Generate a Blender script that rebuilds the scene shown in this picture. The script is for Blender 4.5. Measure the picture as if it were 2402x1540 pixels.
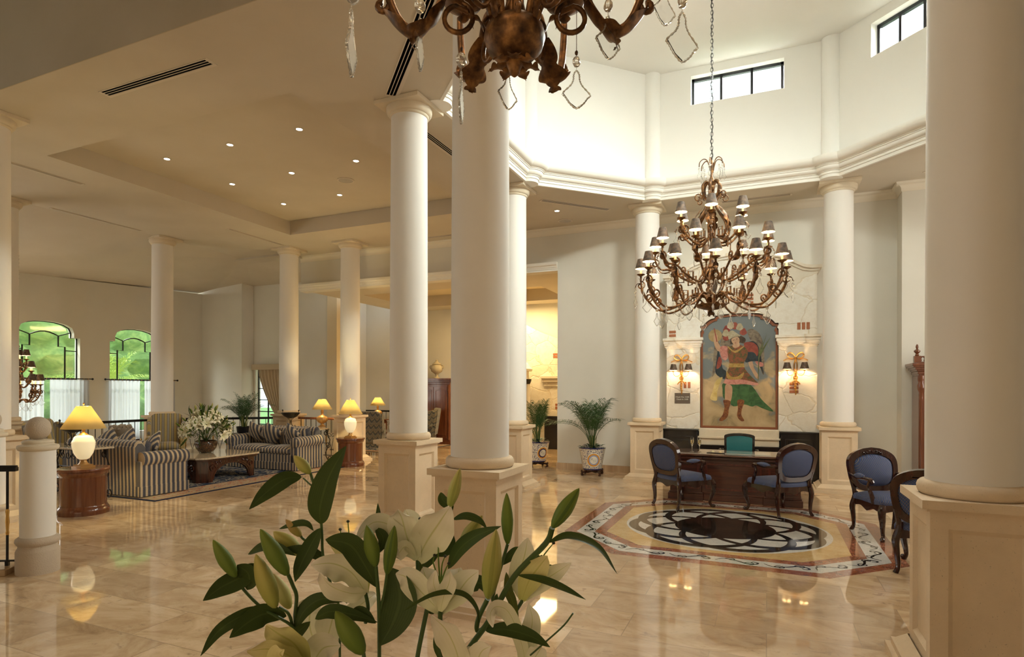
import bpy, bmesh, math, random
from math import sin, cos, pi, sqrt, atan2, radians
from mathutils import Vector, Matrix
from mathutils.geometry import tessellate_polygon
random.seed(7)
for o in list(bpy.data.objects): bpy.data.objects.remove(o)
S = bpy.context.scene
COL = S.collection

# ------------------------------------------------------------ camera, world, exposure
YAW = radians(24.04)
cam = bpy.data.cameras.new('camera'); cam.sensor_width = 36; cam.sensor_fit = 'HORIZONTAL'
cam.lens = 1408.6 / 2402 * 36
cam.shift_x = (1201 - 1171.0) / 2402
cam.shift_y = (913.5 - 770) / 2402
cam.clip_start = 0.05; cam.clip_end = 200
CAM = bpy.data.objects.new('camera', cam); COL.objects.link(CAM)
CAM.matrix_world = (Matrix.Translation((0, 0, 1.7)) @ Matrix.Rotation(YAW, 4, 'Z') @
                    Matrix.Rotation(pi/2, 4, 'X') @ Matrix.Rotation(0.0025, 4, 'Z'))
S.camera = CAM
W = bpy.data.worlds.new('sky'); S.world = W; W.use_nodes = True
W.node_tree.nodes['Background'].inputs[0].default_value = (0.86, 0.94, 1.0, 1)
W.node_tree.nodes['Background'].inputs[1].default_value = 2.2
S.view_settings.view_transform = 'Standard'; S.view_settings.look = 'None'
S.view_settings.gamma = 1; S.view_settings.use_curve_mapping = False
S.view_settings.exposure = 0.62

def light(kind, name, loc, energy, color, size=None, rot=None, size_y=None, rad=None, parent=None, spot=None):
    l = bpy.data.lights.new(name, kind); l.energy = energy; l.color = color
    if kind == 'AREA':
        l.shape = 'RECTANGLE'; l.size = size; l.size_y = size_y or size
    if rad is not None: l.shadow_soft_size = rad
    if spot: l.spot_size = spot; l.spot_blend = .6
    o = bpy.data.objects.new(name, l); COL.objects.link(o); o.location = loc
    if rot: o.rotation_euler = rot
    if parent: o.parent = parent
    return o
def aim(o, target):
    d = Vector(target) - o.location
    o.rotation_euler = d.to_track_quat('-Z', 'Y').to_euler()
DAY = (1.0, 0.995, 0.985); WARM = (1.0, 0.66, 0.34); HALO = (1.0, 0.80, 0.56)
# daylight coming in through the drum windows (far, right diagonal, right, near right, near, left near)
for nm, p, t, e, w in (('far', (-.5, 11.8, 7.25), (-.7, 7.5, 2.5), 290, 1.7),
                       ('diagonal', (2.3, 10.9, 7.25), (-1.2, 7.5, 2.5), 290, 1.6),
                       ('right', (3.15, 8.0, 7.25), (-1.5, 8.2, 1.5), 250, 1.8),
                       ('near_right', (2.25, 5.05, 7.25), (-1.2, 9, 2.5), 300, 1.6),
                       ('near', (-.5, 4.15, 7.25), (-.7, 9.0, 2.5), 300, 1.8)):
    a = light('AREA', 'drum_window_daylight', p, e, DAY, w, size_y=.6); aim(a, t); a.data.spread = radians(115)
# daylight through the two lounge windows
for y in (9.14, 11.5):
    a = light('AREA', 'lounge_window_daylight', (-16.75, y, 1.1), 4, (.93, .97, 1.0), 1.5, size_y=1.6); aim(a, (-10, y, 1.4))
    a = light('AREA', 'lounge_sky_daylight', (-17.6, y, 4.5), 170, (1.0, .98, .92), 1.5, size_y=1.0); aim(a, (-12, y + 1.2, .3))
# added fill lights, out of view left and right, against windowless wall
for p, t, e in (((-16.2, 5.0, 2.4), (-8, 7, 1.0), 50), ((-16.2, 1.0, 2.4), (-8, 5, 1.0), 35), ((5.4, 9.0, 2.6), (-2, 10, 2.0), 85)):
    a = light('AREA', 'side_fill', p, e, (1.0, .95, .85), 2.0, size_y=2.6); aim(a, t)
# warm fill light added behind the camera, in front of a closed wall
a = light('AREA', 'rear_fill', (-1, -4.6, 2.4), 50, (1.0, .74, .46), 7, size_y=3.2); aim(a, (-2, 6, 1.6))

# ------------------------------------------------------------ materials
MATS = {}
def mat(name, base=(.8, .8, .8), rough=.5, metal=0, spec=.5, trans=0, ior=1.45, emit=None, es=0, coat=0, sheen=0, alpha=1):
    m = bpy.data.materials.new(name); m.use_nodes = True
    b = m.node_tree.nodes['Principled BSDF']; i = b.inputs
    i['Base Color'].default_value = (*base, 1); i['Roughness'].default_value = rough
    i['Metallic'].default_value = metal; i['IOR'].default_value = ior
    i['Specular IOR Level'].default_value = spec; i['Transmission Weight'].default_value = trans
    i['Coat Weight'].default_value = coat; i['Coat Roughness'].default_value = .06
    i['Sheen Weight'].default_value = sheen
    if emit: i['Emission Color'].default_value = (*emit, 1); i['Emission Strength'].default_value = es
    MATS[name] = m
    return m
class G:
    """tiny node-graph helper on one material"""
    def __init__(s, m): s.m = m; s.t = m.node_tree; s.b = s.t.nodes['Principled BSDF']
    def n(s, typ, **kw):
        x = s.t.nodes.new(typ)
        for k, v in kw.items():
            if k.startswith('_'): setattr(x, k[1:], v)
            else:
                key = k.replace('__', ' ')
                x.inputs[int(key[1:]) if key[0] == 'i' and key[1:].isdigit() else key].default_value = v
        return x
    def l(s, a, b): s.t.links.new(a, b)
    def obj(s, scale=(1, 1, 1), rot=(0, 0, 0), loc=(0, 0, 0), kind='Object'):
        tc = s.n('ShaderNodeTexCoord'); mp = s.n('ShaderNodeMapping', Scale=scale, Rotation=rot, Location=loc)
        s.l(tc.outputs[kind], mp.inputs[0]); return mp.outputs[0]
    def noise(s, vec, scale, detail=4, rough=.55, dist=0):
        x = s.n('ShaderNodeTexNoise', Scale=scale, Detail=detail, Roughness=rough, Distortion=dist)
        if vec is not None: s.l(vec, x.inputs['Vector'])
        return x.outputs[0]
    def ramp(s, fac, stops, interp='LINEAR'):
        r = s.n('ShaderNodeValToRGB'); s.l(fac, r.inputs[0]); e = r.color_ramp.elements; r.color_ramp.interpolation = interp
        while len(e) < len(stops): e.new(0.5)
        for k, (p, c) in enumerate(stops):
            e[k].position = p; e[k].color = (*c, 1) if len(c) == 3 else c
        return r.outputs[0]
    def mix(s, f, a, b, mode='MIX'):
        x = s.n('ShaderNodeMix', _data_type='RGBA', _blend_type=mode)
        for sk, v in ((x.inputs[0], f), (x.inputs[6], a), (x.inputs[7], b)):
            if hasattr(v, 'links'): s.l(v, sk)
            elif isinstance(v, (int, float)): sk.default_value = v
            else: sk.default_value = (*v, 1)
        return x.outputs[2]
    def math(s, op, a, b=None, c=None):
        x = s.n('ShaderNodeMath', _operation=op)
        for k, v in enumerate((a, b, c)):
            if v is None: continue
            if hasattr(v, 'links'): s.l(v, x.inputs[k])
            else: x.inputs[k].default_value = v
        return x.outputs[0]
    def sep(s, v):
        x = s.n('ShaderNodeSeparateXYZ'); s.l(v, x.inputs[0]); return x.outputs
    def comb(s, a, b, c=0.0):
        x = s.n('ShaderNodeCombineXYZ')
        for k, v in enumerate((a, b, c)):
            if hasattr(v, 'links'): s.l(v, x.inputs[k])
            else: x.inputs[k].default_value = v
        return x.outputs[0]
    def color(s, c): s.l(c, s.b.inputs['Base Color'])
    def rough(s, c): s.l(c, s.b.inputs['Roughness'])
    def bump(s, h, strength=.3, dist=.01):
        x = s.n('ShaderNodeBump', Strength=strength, Distance=dist); s.l(h, x.inputs['Height']); s.l(x.outputs[0], s.b.inputs['Normal'])

def m_plaster(name, c, var=.04, bump=.05):
    m = mat(name, c, .75, spec=.2); g = G(m); v = g.obj()
    n = g.noise(v, 1.3, 5); d = tuple(max(0, x - var) for x in c)
    g.color(g.ramp(n, [(.3, d), (.7, c)])); g.bump(g.noise(v, 60, 3), bump, .004)
    return m
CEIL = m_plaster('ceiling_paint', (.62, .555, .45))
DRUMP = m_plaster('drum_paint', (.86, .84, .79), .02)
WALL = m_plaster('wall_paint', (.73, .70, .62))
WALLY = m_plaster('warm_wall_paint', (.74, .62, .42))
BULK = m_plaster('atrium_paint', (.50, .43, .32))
SHAFT = m_plaster('column_plaster', (.83, .79, .73), .02, .03)
TRIMM = m_plaster('trim_paint', (.84, .81, .74), .02, .02)
TRIMW = m_plaster('header_trim_paint', (.80, .74, .62), .02, .02)
def m_lime(name, c, pit=.5):
    m = mat(name, c, .7, spec=.25); g = G(m); v = g.obj()
    a = g.noise(v, 3.2, 6, .6); b = g.noise(v, 90, 2, .7)
    d = tuple(x * .84 for x in c); k = tuple(x * .55 for x in c)
    base = g.ramp(a, [(.28, d), (.72, c)])
    g.color(g.mix(g.ramp(b, [(.68, (0, 0, 0)), (.74, (1, 1, 1))]), base, k)); g.bump(b, pit, .004)
    return m
LIME = m_lime('limestone', (.77, .61, .42)); LIMEC = m_lime('capital_limestone', (.76, .66, .50), .3)
EGG = m_lime('rough_limestone', (.58, .48, .37), 1.0)

def m_travertine():
    m = mat('polished_travertine', (.7, .55, .38), .07, spec=.55, coat=.25); g = G(m); v = g.obj()
    br = g.n('ShaderNodeTexBrick', Scale=1.0, Mortar__Size=.0035, Brick__Width=.92, Row__Height=.46, Bias=0.0, _offset=.37)
    br.inputs['Color1'].default_value = (0, 0, 0, 1); br.inputs['Color2'].default_value = (1, 1, 1, 1); br.inputs['Mortar'].default_value = (.5, .5, .5, 1)
    g.l(v, br.inputs['Vector'])
    s = g.sep(br.outputs[0])[0]
    sp = g.sep(v)
    off = g.math('MULTIPLY', s, 37.0)
    vv = g.comb(g.math('ADD', g.math('MULTIPLY', sp[0], .8), off), g.math('MULTIPLY', sp[1], 1.2), off)
    n1 = g.noise(vv, 2.6, 10, .66, 1.1); n2 = g.noise(vv, 9.5, 7, .72, .6)
    base = g.ramp(n1, [(.26, (.40, .25, .14)), (.42, (.60, .43, .265)), (.56, (.74, .56, .37)), (.76, (.84, .69, .50))])
    tint = g.ramp(s, [(0, (.74, .70, .66)), (1, (1.08, 1.06, 1.02))])
    c = g.mix(1.0, base, tint, 'MULTIPLY')
    c = g.mix(g.ramp(n2, [(.58, (0, 0, 0)), (.68, (.75, .75, .75))]), c, (.36, .25, .16))
    c = g.mix(g.math('MULTIPLY', br.outputs[1], .5), c, (.33, .25, .17))
    g.color(c); g.rough(g.ramp(n2, [(.3, (.02,) * 3), (.8, (.06,) * 3)]))
    g.bump(g.noise(v, 1.3, 2), .03, .02)
    return m
TRAV = m_travertine()
def m_marble(name, c1, c2, vein, sc=3.0, vw=.05, rough=.07):
    m = mat(name, c1, rough, spec=.6, coat=.3); g = G(m); v = g.obj()
    n = g.noise(v, sc, 7, .6, .8); k = g.noise(v, sc * 1.7, 8, .65, 1.6)
    vn = g.math('ABSOLUTE', g.math('SUBTRACT', k, .5))
    g.color(g.mix(g.ramp(vn, [(0, (1, 1, 1)), (vw, (0, 0, 0))]), g.ramp(n, [(.3, c1), (.7, c2)]), vein))
    return m
MRED = m_marble('red_marble', (.26, .075, .035), (.40, .145, .075), (.60, .42, .30), 4, .012)
MWHT = m_marble('white_marble', (.66, .66, .64), (.78, .77, .73), (.48, .49, .50), 5, .02)
MYEL = m_marble('yellow_marble', (.58, .38, .14), (.72, .53, .27), (.55, .33, .12), 5, .02)
MBLK = m_marble('black_marble', (.008, .008, .008), (.022, .018, .015), (.20, .16, .12), 6, .006)
CONS = m_marble('console_marble', (.52, .42, .28), (.66, .56, .42), (.34, .22, .12), 4, .02)
def m_stone():
    m = mat('chimney_stone', (.8, .74, .64), .8, spec=.2); g = G(m); v = g.obj()
    w = g.noise(v, 2.2, 3)
    vv = g.n('ShaderNodeVectorMath', _operation='MULTIPLY_ADD'); g.l(v, vv.inputs[0]); vv.inputs[1].default_value = (1, 1, 1.35)
    nz = g.n('ShaderNodeTexNoise', Scale=2.5, Detail=3.0); g.l(v, nz.inputs[0]); sc = g.n('ShaderNodeVectorMath', _operation='SCALE'); sc.inputs['Scale'].default_value = .35
    g.l(nz.outputs[1], sc.inputs[0]); g.l(sc.outputs[0], vv.inputs[2])
    vo = g.n('ShaderNodeTexVoronoi', Scale=1.7, _feature='DISTANCE_TO_EDGE'); g.l(vv.outputs[0], vo.inputs[0])
    vc = g.n('ShaderNodeTexVoronoi', Scale=1.7); g.l(vv.outputs[0], vc.inputs[0])
    line = g.ramp(vo.outputs[0], [(0, (1, 1, 1)), (.018, (0, 0, 0))])
    cc = g.ramp(g.sep(vc.outputs['Color'])[0], [(0, (.72, .65, .53)), (1, (.84, .80, .72))])
    c = g.mix(g.ramp(g.noise(v, 9, 6, .7), [(.45, (0, 0, 0)), (.75, (.55, .55, .55))]), cc, (.66, .56, .42))
    g.color(g.mix(line, c, (.70, .60, .44)))
    h = g.math('ADD', g.math('MULTIPLY', g.noise(v, 14, 7, .7), .6), g.ramp(vo.outputs[0], [(0, (0, 0, 0)), (.03, (1, 1, 1))]))
    g.bump(h, .35, .02)
    return m
STONE = m_stone()
BRICK = m_lime('red_brick', (.42, .16, .08), .4)
def m_wood(name, c1, c2, rough=.22, sc=1.0, axis=2, coat=.5):
    m = mat(name, c1, rough, coat=coat); g = G(m)
    s = [9 * sc] * 3; s[axis] = .7 * sc
    v = g.obj(scale=tuple(s)); n = g.noise(v, 2.2, 6, .6, .6)
    g.color(g.ramp(n, [(.3, c1), (.7, c2)]))
    return m
MAHO = m_wood('dark_mahogany', (.018, .005, .004), (.055, .014, .008), .16)
MAHR = m_wood('red_mahogany', (.06, .010, .006), (.15, .032, .014), .32, coat=.12)
DESKW = m_wood('desk_mahogany', (.04, .010, .006), (.12, .034, .014), .32, axis=0, coat=.12)
CHER = m_wood('cherry_wood', (.11, .03, .012), (.21, .068, .026), .2)
EBON = m_wood('blackened_wood', (.006, .005, .005), (.016, .012, .010), .25)
WALN = m_wood('carved_walnut', (.025, .007, .004), (.075, .02, .010), .25)
BRNZ = mat('gilded_iron', (.12, .06, .025), .45, metal=.5, spec=.5)
g = G(BRNZ); v = g.obj(); g.color(g.ramp(g.noise(v, 26, 4), [(.3, (.035, .018, .010)), (.52, (.16, .075, .027)), (.75, (.42, .21, .07))])); g.bump(g.noise(v, 60, 3), .3, .003)
IRON = mat('wrought_iron', (.018, .014, .012), .42, metal=.5)
BLKM = mat('black_metal', (.012, .012, .014), .35, metal=.3)
BRAS = mat('brass', (.70, .42, .12), .25, metal=1)
GOLD = mat('gilt', (.62, .33, .09), .32, metal=.85)
GOLDC = mat('gilt_ceramic', (.50, .27, .08), .3, metal=.3, coat=.4)
SHADEB = mat('bronze_paper_shade', (.10, .065, .045), .55, metal=.2)
g = G(SHADEB); g.color(g.ramp(g.noise(g.obj(), 22, 4), [(.35, (.055, .038, .028)), (.7, (.19, .12, .075))]))
SHADEI = mat('shade_lining', (.9, .8, .62), .6, emit=(1.0, .72, .38), es=3.0)  # emission stands in for bulb light falling on the lining
BULB = mat('bulb', (1, .9, .7), .3, emit=(1.0, .82, .55), es=14)
CANDLE = mat('candle_sleeve', (.85, .72, .40), .5, emit=(1.0, .62, .16), es=.55)  # weak emission imitates bulb light shining through the sleeve
CRYSR = mat('crystal_cut_rim', (1, .97, .90), .07, trans=.85, ior=1.5, spec=.9)
CRYS = mat('crystal', (1, 1, 1), .04, trans=1.0, ior=1.52)
GLASS = mat('clear_glass', (.97, .99, .98), .01, trans=1.0, ior=1.45)
WINE = mat('sparkling_wine', (.93, .80, .50), .02, trans=1.0, ior=1.34)
def m_pane():
    m = bpy.data.materials.new('window_pane'); m.use_nodes = True; t = m.node_tree; t.nodes.clear()
    o = t.nodes.new('ShaderNodeOutputMaterial'); a = t.nodes.new('ShaderNodeBsdfTransparent'); r = t.nodes.new('ShaderNodeBsdfGlossy'); x = t.nodes.new('ShaderNodeMixShader')
    a.inputs[0].default_value = (.93, .97, .94, 1); r.inputs['Roughness'].default_value = .05; x.inputs[0].default_value = .06
    t.links.new(a.outputs[0], x.inputs[1]); t.links.new(r.outputs[0], x.inputs[2]); t.links.new(x.outputs[0], o.inputs[0]); return m
PANE = m_pane()
SOFTW = mat('lamp_alabaster', (.90, .84, .66), .25, coat=.4, emit=(1.0, .82, .46), es=.30)  # urn is no lamp; its emission imitates light from the bulb above
PLATE = mat('white_china', (.85, .85, .83), .15, coat=.4)
SLATE = mat('dark_dish', (.03, .03, .03), .3)
CANAPE = mat('canape', (.82, .72, .45), .6)
GRILL = mat('vent_slot', (.004, .004, .004), .9, spec=0)
GRIL2 = mat('vent_frame', (.66, .58, .47), .5)
SPKR = mat('speaker_mesh', (.48, .44, .38), .7)
DOWNL = mat('downlight_lens', (1, 1, 1), .3, emit=(1.0, .92, .76), es=9)
def m_shade(name, c, tr=.75):
    m = bpy.data.materials.new(name); m.use_nodes = True; t = m.node_tree; t.nodes.clear()
    o = t.nodes.new('ShaderNodeOutputMaterial'); d = t.nodes.new('ShaderNodeBsdfDiffuse'); r = t.nodes.new('ShaderNodeBsdfTranslucent'); x = t.nodes.new('ShaderNodeMixShader')
    d.inputs[0].default_value = (*c, 1); r.inputs[0].default_value = (*c, 1); x.inputs[0].default_value = tr
    t.links.new(d.outputs[0], x.inputs[1]); t.links.new(r.outputs[0], x.inputs[2]); t.links.new(x.outputs[0], o.inputs[0]); return m
SHADE = m_shade('silk_lamp_shade', (.95, .82, .46), .6)
SHEER = m_shade('sheer_curtain', (.62, .64, .69), .5)
DRAPE = mat('cream_drape', (.50, .40, .27), .8, sheen=.3)
def m_stripe(name, axis, period, stops, jitter=.0):
    m = mat(name, stops[0][1], .85, spec=.15, sheen=.25); g = G(m); s = g.sep(g.obj())
    f = g.math('FRACT', g.math('DIVIDE', s[axis], period))
    c = g.ramp(f, stops, 'CONSTANT')
    n = g.noise(g.obj(), 120, 2)
    g.color(g.mix(g.ramp(n, [(.4, (0, 0, 0)), (.7, (.35, .35, .35))]), c, (.22, .18, .14))); g.bump(n, .2, .002)
    return m
NV, BG, BL = (.045, .05, .075), (.52, .40, .26), (.10, .095, .10)
SST = [(0, BG), (.40, BL), (.46, NV), (.92, BL), (.97, BG)]
STRX = m_stripe('navy_stripe_x', 0, .084, SST); STRY = m_stripe('navy_stripe_y', 1, .084, SST)
YST = [(0, (.50, .36, .13)), (.26, (.20, .18, .15)), (.36, (.52, .45, .32)), (.44, (.20, .18, .15)), (.54, (.50, .36, .13)), (.74, (.22, .20, .17)), (.84, (.62, .56, .44)), (.90, (.22, .20, .17))]
YELX = m_stripe('gold_stripe_x', 0, .19, YST); YELY = m_stripe('gold_stripe_y', 1, .19, YST)
def m_lattice(name, c, line, cell=.026, lw=.10, dot=True):
    m = mat(name, c, .6, spec=.2, sheen=.04); g = G(m); s = g.sep(g.obj())
    b = g.math('ADD', s[1], s[2])
    u = g.math('FRACT', g.math('DIVIDE', g.math('ADD', s[0], b), cell)); w = g.math('FRACT', g.math('DIVIDE', g.math('SUBTRACT', s[0], b), cell))
    l = g.math('MAXIMUM', g.math('LESS_THAN', u, lw), g.math('LESS_THAN', w, lw))
    du = g.math('ABSOLUTE', g.math('SUBTRACT', u, .5 + lw / 2)); dw = g.math('ABSOLUTE', g.math('SUBTRACT', w, .5 + lw / 2))
    k = g.math('LESS_THAN', g.math('MAXIMUM', du, dw), .10)
    cc = g.mix(l, c, line); g.color(g.mix(k, cc, tuple(min(1, x * 3 + .04) for x in c)))
    return m
BLUF = m_lattice('blue_lattice_fabric', (.032, .062, .17), (.36, .29, .18), lw=.075); TEAL = mat('teal_leather', (.025, .17, .19), .35, coat=.2)
def m_damask():
    m = mat('green_damask', (.1, .1, .07), .8, sheen=.2); g = G(m); v = g.obj(); s = g.sep(v); b = g.math('ADD', s[2], g.math('MULTIPLY', s[1], .4))
    a = g.math('ABSOLUTE', g.math('SINE', g.math('MULTIPLY', g.math('ADD', s[0], s[1]), 24.0))); t = g.math('FRACT', g.math('ADD', g.math('MULTIPLY', b, 6.5), g.math('MULTIPLY', a, .5)))
    c = g.ramp(t, [(0, (.028, .030, .032)), (.16, (.17, .13, .075)), (.5, (.09, .085, .06)), (.62, (.20, .16, .10)), (.8, (.06, .065, .06))], 'CONSTANT')
    n = g.noise(v, 70, 3); g.color(g.mix(g.ramp(n, [(.45, (0, 0, 0)), (.6, (.7, .7, .7))]), c, (.075, .075, .062))); return m
DAMA = m_damask()
def m_rug():
    m = mat('oriental_rug', (.1, .1, .1), .95, spec=.05); g = G(m); v = g.obj(kind='Generated'); s = g.sep(v)
    dx = g.math('SUBTRACT', .5, g.math('ABSOLUTE', g.math('SUBTRACT', s[0], .5))); dy = g.math('SUBTRACT', .5, g.math('ABSOLUTE', g.math('SUBTRACT', s[1], .5)))
    d = g.math('MINIMUM', g.math('MULTIPLY', dx, 3.8), g.math('MULTIPLY', dy, 4.6))
    o = g.obj(); n = g.noise(o, 5.5, 3, .5, 1.4); n2 = g.noise(o, 9, 2, .5, 1.0)
    field = g.ramp(n, [(0, (.03, .045, .085)), (.46, (.05, .07, .12)), (.50, (.36, .31, .24)), (.56, (.26, .24, .20)), (.60, (.05, .07, .12)), (.68, (.34, .12, .08)), (.74, (.38, .32, .24))], 'CONSTANT')
    bord = g.ramp(n2, [(0, (.40, .32, .22)), (.50, (.36, .11, .07)), (.57, (.40, .32, .22)), (.64, (.12, .13, .17))], 'CONSTANT')
    c = g.mix(g.math('GREATER_THAN', d, .62), bord, field)
    c = g.mix(g.math('LESS_THAN', g.math('ABSOLUTE', g.math('SUBTRACT', d, .60)), .025), c, (.03, .04, .07))
    c = g.mix(g.math('LESS_THAN', d, .06), c, (.02, .025, .05)); c = g.mix(g.math('LESS_THAN', g.math('ABSOLUTE', g.math('SUBTRACT', d, .14)), .05), c, (.36, .28, .19))
    g.color(c); return m
RUG = m_rug()
def m_leaf(name, c1, c2, vein, sf=.28, mf=.6, lines=14, mw=.035):
    m = mat(name, c1, .55, spec=.25); g = G(m); u = g.sep(g.obj(kind='UV'))
    st = g.math('ABSOLUTE', g.math('SINE', g.math('MULTIPLY', u[0], pi * lines)))
    mid = g.math('LESS_THAN', g.math('ABSOLUTE', g.math('SUBTRACT', u[0], .5)), mw)
    c = g.mix(u[1], c2, c1); c = g.mix(g.math('MULTIPLY', st, sf), c, vein); c = g.mix(g.math('MULTIPLY', mid, mf), c, vein)
    g.color(c); g.b.inputs['Subsurface Weight'].default_value = 0
    return m
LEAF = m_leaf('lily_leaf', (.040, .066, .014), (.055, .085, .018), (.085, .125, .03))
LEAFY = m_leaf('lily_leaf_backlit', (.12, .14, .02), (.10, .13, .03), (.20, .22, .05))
PETAL = m_leaf('lily_petal', (.92, .86, .74), (.80, .78, .50), (.60, .60, .24), .07, .75, 7, .022); PETAL.node_tree.nodes['Principled BSDF'].inputs['Roughness'].default_value = .6
PETALY = m_leaf('lily_petal_yellow', (.82, .72, .38), (.56, .56, .17), (.50, .48, .14), .10, .7, 7, .03)
BUDG = m_leaf('green_bud', (.20, .25, .035), (.12, .19, .03), (.05, .10, .02), lines=3)
BUDY = m_leaf('yellow_bud', (.58, .48, .15), (.34, .36, .08), (.24, .26, .06), lines=3)
BUDO = m_leaf('amber_bud', (.50, .30, .12), (.36, .32, .08), (.40, .30, .08), lines=3)
STEM = mat('lily_stem', (.055, .10, .022), .45); ANTH = mat('anther', (.03, .035, .02), .6)
PALM = mat('palm_leaf', (.035, .085, .022), .45, spec=.4); PALMS = mat('palm_stem', (.16, .17, .05), .5); IVY = mat('ground_leaf', (.022, .075, .020), .35)
GARD = mat('garden_leaf', (.16, .34, .07), .5); GARD2 = mat('garden_leaf_light', (.38, .52, .10), .5); SOIL = mat('soil', (.02, .014, .01), .95)
HEDGE = mat('garden_hedge', (.1, .25, .08), .9); g = G(HEDGE); n = g.noise(g.obj(), 1.6, 9, .72, .5); g.color(g.ramp(n, [(.3, (.09, .19, .06)), (.5, (.20, .34, .11)), (.7, (.44, .56, .19))]))
GRASS = mat('lawn', (.10, .22, .05), .95)
def m_talavera():
    m = mat('talavera_glaze', (.8, .78, .7), .18, coat=.4); g = G(m); v = g.obj(); s = g.sep(v)
    an = g.math('ARCTAN2', s[1], s[0]); uv = g.comb(g.math('MULTIPLY', an, 1.0), g.math('MULTIPLY', s[2], 4.0))
    vo = g.n('ShaderNodeTexVoronoi', Scale=6.0, Randomness=.5); g.l(uv, vo.inputs[0]); n = g.noise(uv, 4.5, 2, .5, 2.2)
    b1 = g.ramp(vo.outputs[0], [(0, (1, 1, 1)), (.26, (0, 0, 0))], 'CONSTANT'); b2 = g.ramp(n, [(0, (0, 0, 0)), (.52, (1, 1, 1)), (.58, (0, 0, 0))], 'CONSTANT')
    f = g.math('MAXIMUM', b1, b2)
    c = g.mix(f, (.74, .68, .56), (.022, .026, .13)); g.color(c); return m
TALA = m_talavera(); COBALT = mat('cobalt_glaze', (.014, .018, .10), .15, coat=.5); ORNG = mat('orange_glaze', (.66, .28, .03), .2, coat=.3); PALEB = mat('pale_blue_glaze', (.30, .36, .56), .2, coat=.3); IVORY = mat('ivory_glaze', (.80, .77, .68), .2, coat=.3); INK = mat('ink_glaze', (.008, .008, .03), .3)
SIGNM = mat('sign_plate', (.13, .10, .075), .5); SIGNT = mat('sign_lettering', (.75, .72, .64), .6)
URNM = m_lime('stone_urn', (.55, .46, .30), .4); COPP = mat('mosaic_vase', (.2, .1, .05), .25, coat=.5)
g = G(COPP); vo = g.n('ShaderNodeTexVoronoi', Scale=48.0); g.l(g.obj(), vo.inputs[0]); g.color(g.ramp(vo.outputs[0], [(.2, (.24, .10, .035)), (.5, (.02, .012, .01)), (.8, (.10, .06, .03))]))
CORAL = m_lime('pale_coral', (.45, .38, .30), 1.0); PAPER = mat('paper', (.7, .7, .72), .6)

# ------------------------------------------------------------ mesh builder
def catmull(P, n=6, closed=False):
    P = [Vector(p) for p in P]
    if len(P) < 3: 
        return [P[0].lerp(P[-1], k / n) for k in range(n + 1)]
    out = []; N = len(P); segs = N if closed else N - 1
    for i in range(segs):
        p1, p2 = P[i], P[(i + 1) % N]
        p0 = P[(i - 1) % N] if (closed or i > 0) else p1 * 2 - p2
        p3 = P[(i + 2) % N] if (closed or i + 2 < N) else p2 * 2 - p1
        for k in range(n):
            t = k / n; t2 = t * t; t3 = t2 * t
            out.append(.5 * ((2 * p1) + (p2 - p0) * t + (2 * p0 - 5 * p1 + 4 * p2 - p3) * t2 + (3 * p1 - p0 - 3 * p2 + p3) * t3))
    if not closed: out.append(P[-1].copy())
    return out
def lerpl(R, m):
    n = len(R); o = []
    for k in range(m):
        x = k / max(1, m - 1) * (n - 1); i = min(int(x), n - 2); o.append(R[i] + (R[i + 1] - R[i]) * (x - i))
    return o
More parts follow.
